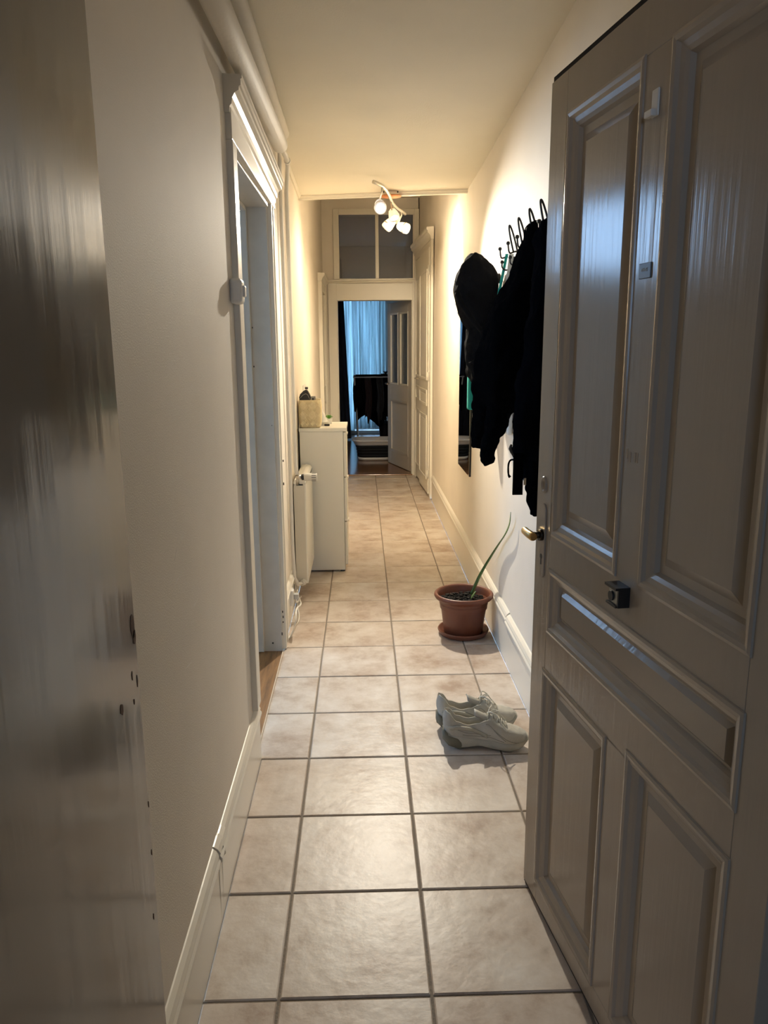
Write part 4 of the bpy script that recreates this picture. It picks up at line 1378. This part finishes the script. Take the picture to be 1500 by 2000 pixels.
gc = thing('long_jacket', (.5, 2.55, 1.8), 'long navy-black jacket with straps, hanging closest to the open door', 'jacket', 'coats on the rack')
m = MB()
m.loft(garment_rings([(430, 1062, 1076, .012), (440, 1056, 1086, .03), (460, 1052, 1096, .06), (490, 1048, 1100, .08), (540, 1042, 1106, .09), (600, 1034, 1110, .10), (660, 1028, 1112, .105), (720, 1018, 1112, .105), (770, 1008, 1112, .105), (810, 1002, 1112, .10), (860, 1002, 1112, .10), (895, 1005, 1112, .095), (915, 1012, 1112, .085), (935, 1022, 1110, .07), (942, 1030, 1108, .05)], 2.52, 15, fold=.035))
m.build('body', BLACK3, gc, subsurf=2, wrinkle=(.05, .09))
m = MB(); px_tube(m, [(1052, 900, 2.46, .045), (1048, 945, 2.45, .036), (1049, 985, 2.45, .030), (1051, 1006, 2.45, .026)]); m.build('sleeve', BLACK3, gc, subsurf=2, wrinkle=(.025, .05))
m = MB()
a, b_ = P(1003, 885, Y=2.47), P(1020, 966, Y=2.47)
m.box(a.x, b_.x, 2.465, 2.472, b_.z, a.z); m.build('strap', BLACK3, gc)
m = MB(); px_tube(m, [(1004, 898, 2.46, .003), (997, 899, 2.46, .003), (993, 908, 2.46, .003), (993, 926, 2.46, .003), (996, 932, 2.46, .005)], 8); m.build('cord', BLACK3, gc)
m = MB(); px_tube(m, [(999, 868, 2.46, .003), (997, 876, 2.46, .006), (1000, 884, 2.46, .005), (1003, 890, 2.46, .003)], 8); m.build('buckle', BPLAST, gc)
m = MB(); a, b_ = P(1023, 934, Y=2.445), P(1027, 947, Y=2.445); m.box(a.x, b_.x, 2.442, 2.447, b_.z, a.z); m.build('zip_pull', CHROME, gc)

tb = thing('teal_bag', (.57, 3.9, 1.7), 'teal tote bag hanging behind the hooded jacket, its corner showing below', 'bag')
tl_, tr2, bt_ = P(913, 760, Y=3.90), P(940, 760, Y=3.90), P(920, 800, Y=3.90)
m = MB(); m.box(tl_.x, tr2.x + .06, 3.875, 3.925, bt_.z, 1.60); m.build('pouch', TEAL, tb, .010, 3)
for yy in (3.88, 3.92):
    m = MB(); m.tube(smooth_path([(tl_.x + .03, yy, 1.59), (XR - .075, 3.86, 1.72), (XR - .055, 3.825, 1.768), (XR - .045, 3.86, 1.72), (tr2.x + .03, yy, 1.59)], 5), .006, 8); m.build('handle', TEAL, tb)


def band(m, a, b_, w, t=.004):
    a, b_ = Vector(a), Vector(b_)
    o = Vector((w / 2, 0, 0)); q = Vector((0, t / 2, 0))
    return m.hexa([b_ - o - q, b_ + o - q, b_ + o + q, b_ - o + q], [a - o - q, a + o - q, a + o + q, a - o + q])


ly = thing('lanyard_straps', (.6, 3.42, 1.8), 'teal and pale grey straps hanging together from one hook', 'strap')
m = MB(); band(m, P(990, 496, Y=3.425), P(973, 580, Y=3.45), .012); m.build('teal_strap', TEAL, ly)
m = MB(); band(m, P(999, 496, Y=3.41), P(988, 590, Y=3.43), .020); m.build('pale_strap', STRAPG, ly)

# ------------------------------------------------------------------ flower pot on the floor
pc = P(906, 1229, Z=.02)
PX, PY = pc.x - .004, pc.y + .0
fp = thing('flower_pot', (PX, PY, 0), 'terracotta plastic flower pot on a saucer with one long leaf', 'flower pot')
m = MB(); m.lathe([(0, .0), (.108, .0), (.118, .004), (.126, .018), (.129, .026), (.126, .031), (.120, .028), (.112, .010), (0, .008)], 48, (PX, PY, 0)); m.build('saucer', TERRA, fp)
m = MB()
m.lathe([(0, .010), (.094, .010), (.098, .016), (.107, .09), (.117, .165), (.121, .180), (.132, .188), (.143, .194), (.148, .203), (.147, .213), (.140, .219), (.133, .216), (.128, .206), (.122, .18), (.118, .14)], 56, (PX, PY, 0), cap=False)
pot_ = m.build('pot', TERRA, fp)
m = MB(); m.lathe([(.1215, .1635), (.1188, .1665), (.1185, .170)], 56, (PX, PY, 0)); m.build('rib', TERRA, pot_)
m = MB()
rr_ = []
r = random.Random(3)
for k in range(10):
    rad_ = .121 * k / 9 + .0005
    rr_.append([Vector((PX + rad_ * math.cos(a), PY + rad_ * math.sin(a), .168 + r.uniform(-.006, .010) * (1 if k < 9 else .2) + .014 * (1 - (k / 9) ** 2))) for a in [j * 2 * math.pi / 36 for j in range(36)]])
m.loft(rr_, smooth=False, cap=False); so_ = m.build('soil', SOIL, fp)
m = MB()
for k in range(90):
    a, q = r.uniform(0, 6.28), .112 * math.sqrt(r.random())
    s = r.uniform(.004, .011)
    c = Vector((PX + q * math.cos(a), PY + q * math.sin(a), .178 + .01 * (1 - (q / .12) ** 2)))
    vs = [c + Vector((r.uniform(.5, 1) * s * x, r.uniform(.5, 1) * s * y, r.uniform(.4, .9) * s * z)) for x, y, z in ((-1, -1, -1), (1, -1, -1), (1, 1, -1), (-1, 1, -1), (-1, -1, 1), (1, -1, 1), (1, 1, 1), (-1, 1, 1))]
    m.add(vs, [(0, 3, 2, 1), (4, 5, 6, 7), (0, 1, 5, 4), (1, 2, 6, 5), (2, 3, 7, 6), (3, 0, 4, 7)])
tag(m.build('soil_clods', SOIL, fp), kind='stuff')
# one strap leaf leaning on the wall
bl_ = [P(922, 1157, Y=PY - .02), P(938, 1126, Y=PY - .02), P(957, 1093, Y=PY - .02), P(976, 1062, Y=PY - .02), P(989, 1041, Y=PY - .02), P(996, 1022, Y=PY - .02), P(997.5, 1000, Y=PY - .02)]
bl_ = [p if p.x < XR - .02 else P(*px_, X=XR - .02) for p, px_ in zip(bl_, ((922, 1157), (938, 1126), (957, 1093), (976, 1062), (989, 1041), (996, 1022), (997.5, 1000)))]
bl_[0].z -= .01
path = smooth_path(bl_, 5)
m = MB(); rings = []
for i, p in enumerate(path):
    t = i / (len(path) - 1)
    w = .015 * (.75 + .5 * math.sin(math.pi * min(1, t * 1.3))) * (1 - max(0, (t - .72) / .28) ** 1.3 * .93)
    tw_ = .5 + 1.3 * t
    sd = Vector((math.cos(tw_), math.sin(tw_), .0))
    nr_ = Vector((-math.sin(tw_), math.cos(tw_), .25))
    x_ = min(p.x, XR - .012)
    q = Vector((x_, p.y, p.z))
    rings.append([q - sd * w + nr_ * w * .3, q - nr_ * .0012, q + sd * w + nr_ * w * .3, q + nr_ * .0012])
m.loft(rings); m.build('leaf', LEAF, fp)
leaf_mesh((PX + .035, PY - .01, .18), (PX + .065, PY + .02, .215), .012, .004).build('leaf_stub', LEAF, fp)

# ------------------------------------------------------------------ sneakers


def sneaker(loc, rz, label, mirror=1, lean=0.0):
    L = .295
    t0 = thing('sneaker', loc, label, 'shoe', 'worn sneakers by the open door')
    M = Matrix.Translation(loc) @ Matrix.Rotation(rz, 4, 'Z') @ Matrix.Scale(mirror, 4, (0, 1, 0)) @ Matrix.Scale(1.2, 4, (0, 0, 1))

    def hw(t):      # half width of the last
        pts = [(0, .013), (.035, .026), (.09, .033), (.2, .036), (.4, .035), (.55, .041), (.72, .049), (.86, .046), (.95, .035), (1, .016)]
        for (a, x), (b, y) in zip(pts, pts[1:]):
            if a <= t <= b:
                s = (t - a) / (b - a); s = s * s * (3 - 2 * s)
                return x + (y - x) * s
        return pts[-1][1]

    def lerp(pts, t):
        for (a, x), (b, y) in zip(pts, pts[1:]):
            if a <= t <= b:
                s = (t - a) / (b - a); s = s * s * (3 - 2 * s)
                return x + (y - x) * s
        return pts[-1][1]

    def heel_x(z, zb_, t):
        q = max(0, min(1, (z - zb_) / .075))
        return -(.010 * math.sin(math.pi * min(1, q * 1.15)) + .004 * q) * (1 - t / .14) if t < .14 else 0

    def skew(t):
        return .008 * math.sin(math.pi * t) - .006 * max(0, t - .6) * 2.5
    bot = [(0, .028), (.08, .012), (.2, .004), (.45, .010), (.6, .004), (.78, .002), (.9, .012), (1, .034)]
    stop = [(0, .050), (.1, .042), (.3, .037), (.5, .033), (.8, .028), (.92, .033), (1, .043)]
    collar = [(0, .118), (.04, .112), (.14, .084), (.28, .074), (.40, .079), (.50, .090), (.58, .088)]
    ridge = [(.45, .098), (.55, .098), (.66, .082), (.78, .068), (.9, .061), (.97, .055), (1, .049)]
    # midsole
    m = MB(); rings = []
    N = 30
    for i in range(N + 1):
        t = i / N
        x = -.004 + (L + .010) * t
        w, z0, z1 = hw(t) + .004, lerp(bot, t), lerp(stop, t)
        zm = (z0 + z1) / 2
        g = .0025 if i % 4 else -.0005
        c = skew(t)
        ring = [(x, c - w * .86, z0), (x, c - w - g, z0 + .006), (x, c - w, zm), (x, c - w * .97, z1), (x, c, z1 + .002), (x, c + w * .97, z1), (x, c + w, zm), (x, c + w + g, z0 + .006), (x, c + w * .86, z0), (x, c, z0)]
        rings.append([M @ Vector(p) for p in ring])
    m.loft(rings); sole = m.build('sole', SHOE_S, t0)
    m = MB(); rings = []
    for i in range(8):
        t = -.01 + .26 * i / 7
        tt = max(0, t)
        x = -.005 + (L + .010) * t
        w = (hw(tt) + .0055) * (1 if i not in (0, 7) else .85)
        z0, z1 = lerp(bot, tt) - .001, lerp(bot, tt) + (.030 if i < 6 else .020)
        c = skew(tt)
        rings.append([M @ Vector(p) for p in ((x, c - w, z0), (x, c - w - .002, (z0 + z1) / 2), (x, c - w * .96, z1), (x, c + w * .96, z1), (x, c + w + .002, (z0 + z1) / 2), (x, c + w, z0))])
    m.loft(rings); m.build('heel_pod', SHOE_H, sole)
    # upper with a real opening
    T_OPEN = .52
    m = MB(); rings = []
    N = 44
    for i in range(N + 1):
        t = i / N
        x = L * t * .99 + .003
        w, zb_ = hw(t), lerp(stop, t) - .004
        c = skew(t)
        ring = []
        if t < T_OPEN:
            zc = lerp(collar, t)
            inw = max(.55, .80 - .25 * math.exp(-t * 10))
            half = [(1.0, zb_), (1.02, zb_ + (zc - zb_) * .3), (.98, zb_ + (zc - zb_) * .6), (.88, zb_ + (zc - zb_) * .85), (inw, zc), (inw - .07, zc + .001), (inw - .14, zc - .006), (inw - .10, (zc + zb_) / 2), (inw - .12, zb_ + .008), (0, zb_ + .006)]
            if t < .03:
                half = [(f * 1.0, z) for f, z in half]
        else:
            zr = lerp(ridge, t)
            s = (zr - zb_)
            half = [(1.0, zb_), (1.03, zb_ + s * .3), (.98, zb_ + s * .55), (.86, zb_ + s * .76), (.70, zb_ + s * .88), (.58, zb_ + s * .93), (.46, zb_ + s * .96), (.3, zb_ + s * .985), (.15, zb_ + s), (0, zb_ + s)]
        for f, z in half:
            ring.append(Vector((x + heel_x(z, zb_, t), c - w * f, z)))
        for f, z in reversed(half[:-1]):
            ring.append(Vector((x + heel_x(z, zb_, t), c + w * f, z)))
        rings.append([M @ p for p in ring])
    m.loft(rings, cap=False, closed=False)
    # close heel and toe
    for rg in (rings[0], rings[-1]):
        m.add(rg, [tuple(range(len(rg)))], True)
    m.build('upper', SHOE, t0, subsurf=1)
    # collar piping and stitched seams
    for sgn in (-1, 1):
        pts_ = []
        for i in range(22):
            t = .01 + (T_OPEN - .02) * i / 21
            inw = max(.55, .80 - .25 * math.exp(-t * 10)) - .03
            pts_.append(M @ Vector((L * t * .99 + .003 + heel_x(lerp(collar, t), lerp(stop, t) - .004, t), skew(t) + sgn * hw(t) * inw, lerp(collar, t) + .0005)))
        m = MB(); m.tube(pts_, .0022, 6); m.build('collar_piping', LACE, t0)
        for za, zb2, ta, tb in ((.55, .30, .16, .56), (.30, .16, .22, .72), (.62, .10, .60, .90), (.85, .25, .50, .74)):
            pts_ = []
            for i in range(10):
                t = ta + (tb - ta) * i / 9
                q = za + (zb2 - za) * (i / 9)
                top_ = lerp(collar, t) if t < T_OPEN else lerp(ridge, t)
                zb_ = lerp(stop, t) - .004
                pr_ = ((0, 1.0), (.3, 1.02), (.6, .975), (.85, .87), (1, .68))
                pts_.append(M @ Vector((L * t, skew(t) + sgn * hw(t) * lerp(pr_, q) * 1.005, zb_ + (top_ - zb_) * q)))
            m = MB(); m.tube(pts_, .0011, 5); m.build('seam', SHOE_M, t0)
    # overlays
    for sgn in (-1, 1):
        m = MB(); rings = []
        for i in range(15):
            t = .02 + .5 * i / 14
            c, w = skew(t), hw(t) * 1.035
            zb_ = lerp(stop, t)
            zz = zb_ + .018 + .012 * math.sin(t * 7)
            rings.append([M @ Vector((L * t, c + sgn * (w + o), zz + dz)) for o, dz in ((.0, -.006), (.0022, -.004), (.0022, .004), (-.001, .007))])
        m.loft(rings); m.build('overlay', SHOE_S, t0)
    m = MB(); rings = []
    for i in range(9):
        t = .36 + .26 * i / 8
        c = skew(t)
        z = .074 + .04 * (1 - i / 8) ** 1.2 + .018 * (i / 8) * 0.8
        w = .026 - .004 * i / 8
        rings.append([M @ Vector((L * t, c + w * s, z - .010 * s * s + o)) for s, o in ((-1, 0), (-.5, .002), (0, .003), (.5, .002), (1, 0), (.5, -.003), (0, -.003), (-.5, -.003))])
    m.loft(rings); m.build('tongue', SHOE, t0)
    m = MB(); rings = []
    for i in range(16):
        t = .03 + .46 * i / 15
        c, w = skew(t), hw(t)
        rings.append([M @ Vector((L * t, c + w * s * .62, lerp(stop, t) + .006 + o)) for s, o in ((-1, 0), (1, 0), (1, .003), (-1, .003))])
    m.loft(rings, smooth=False); m.build('insole', SHOE_L, t0)
    # laces
    lc = MB()
    ev = []
    for k in range(5):
        t = .52 + .055 * k
        ev.append((L * t, lerp(ridge, t), hw(t) * .50, skew(t)))
    for k, (x, z, w, c) in enumerate(ev):
        lc.tube([M @ Vector(p) for p in ((x, c - w, z - .006), (x + .003, c - w * .4, z + .005), (x + .003, c + w * .4, z + .005), (x, c + w, z - .006))], .0023, 6)
        if k:
            x2, z2, w2, c2_ = ev[k - 1]
            lc.tube([M @ Vector(p) for p in ((x, c - w, z - .004), ((x + x2) / 2, (c + c2_) / 2, (z + z2) / 2 + .006), (x2, c2_ + w2, z2 - .004))], .0021, 6)
    x, z, w, c = ev[0]
    for sgn in (-1, 1):
        lc.tube(smooth_path([M @ Vector(p) for p in ((x + .004, c, z + .008), (x + .016, c + sgn * .024, z + .018), (x + .040, c + sgn * .034, z + .002), (x + .036, c + sgn * .016, z + .006), (x + .006, c, z + .010))], 5), .0021, 6)
        lc.tube(smooth_path([M @ Vector(p) for p in ((x + .004, c, z + .008), (x + .03, c + sgn * .018, z + .010), (x + .055, c + sgn * .040, z - .018), (x + .07, c + sgn * .046, z - .034))], 5), .0021, 6)
    lc.build('laces', LACE, t0)
    return t0


s1 = P(870, 1462, Z=.004)
sneaker((s1.x, s1.y + .035, .001), -.10, 'scuffed white sneaker in front of its pair on the tiles, toe at the door', 1)
s2 = P(858, 1432, Z=.004)
sneaker((s2.x, s2.y + .045, .001), .02, 'scuffed white sneaker standing behind its pair, heel sticking out', -1)
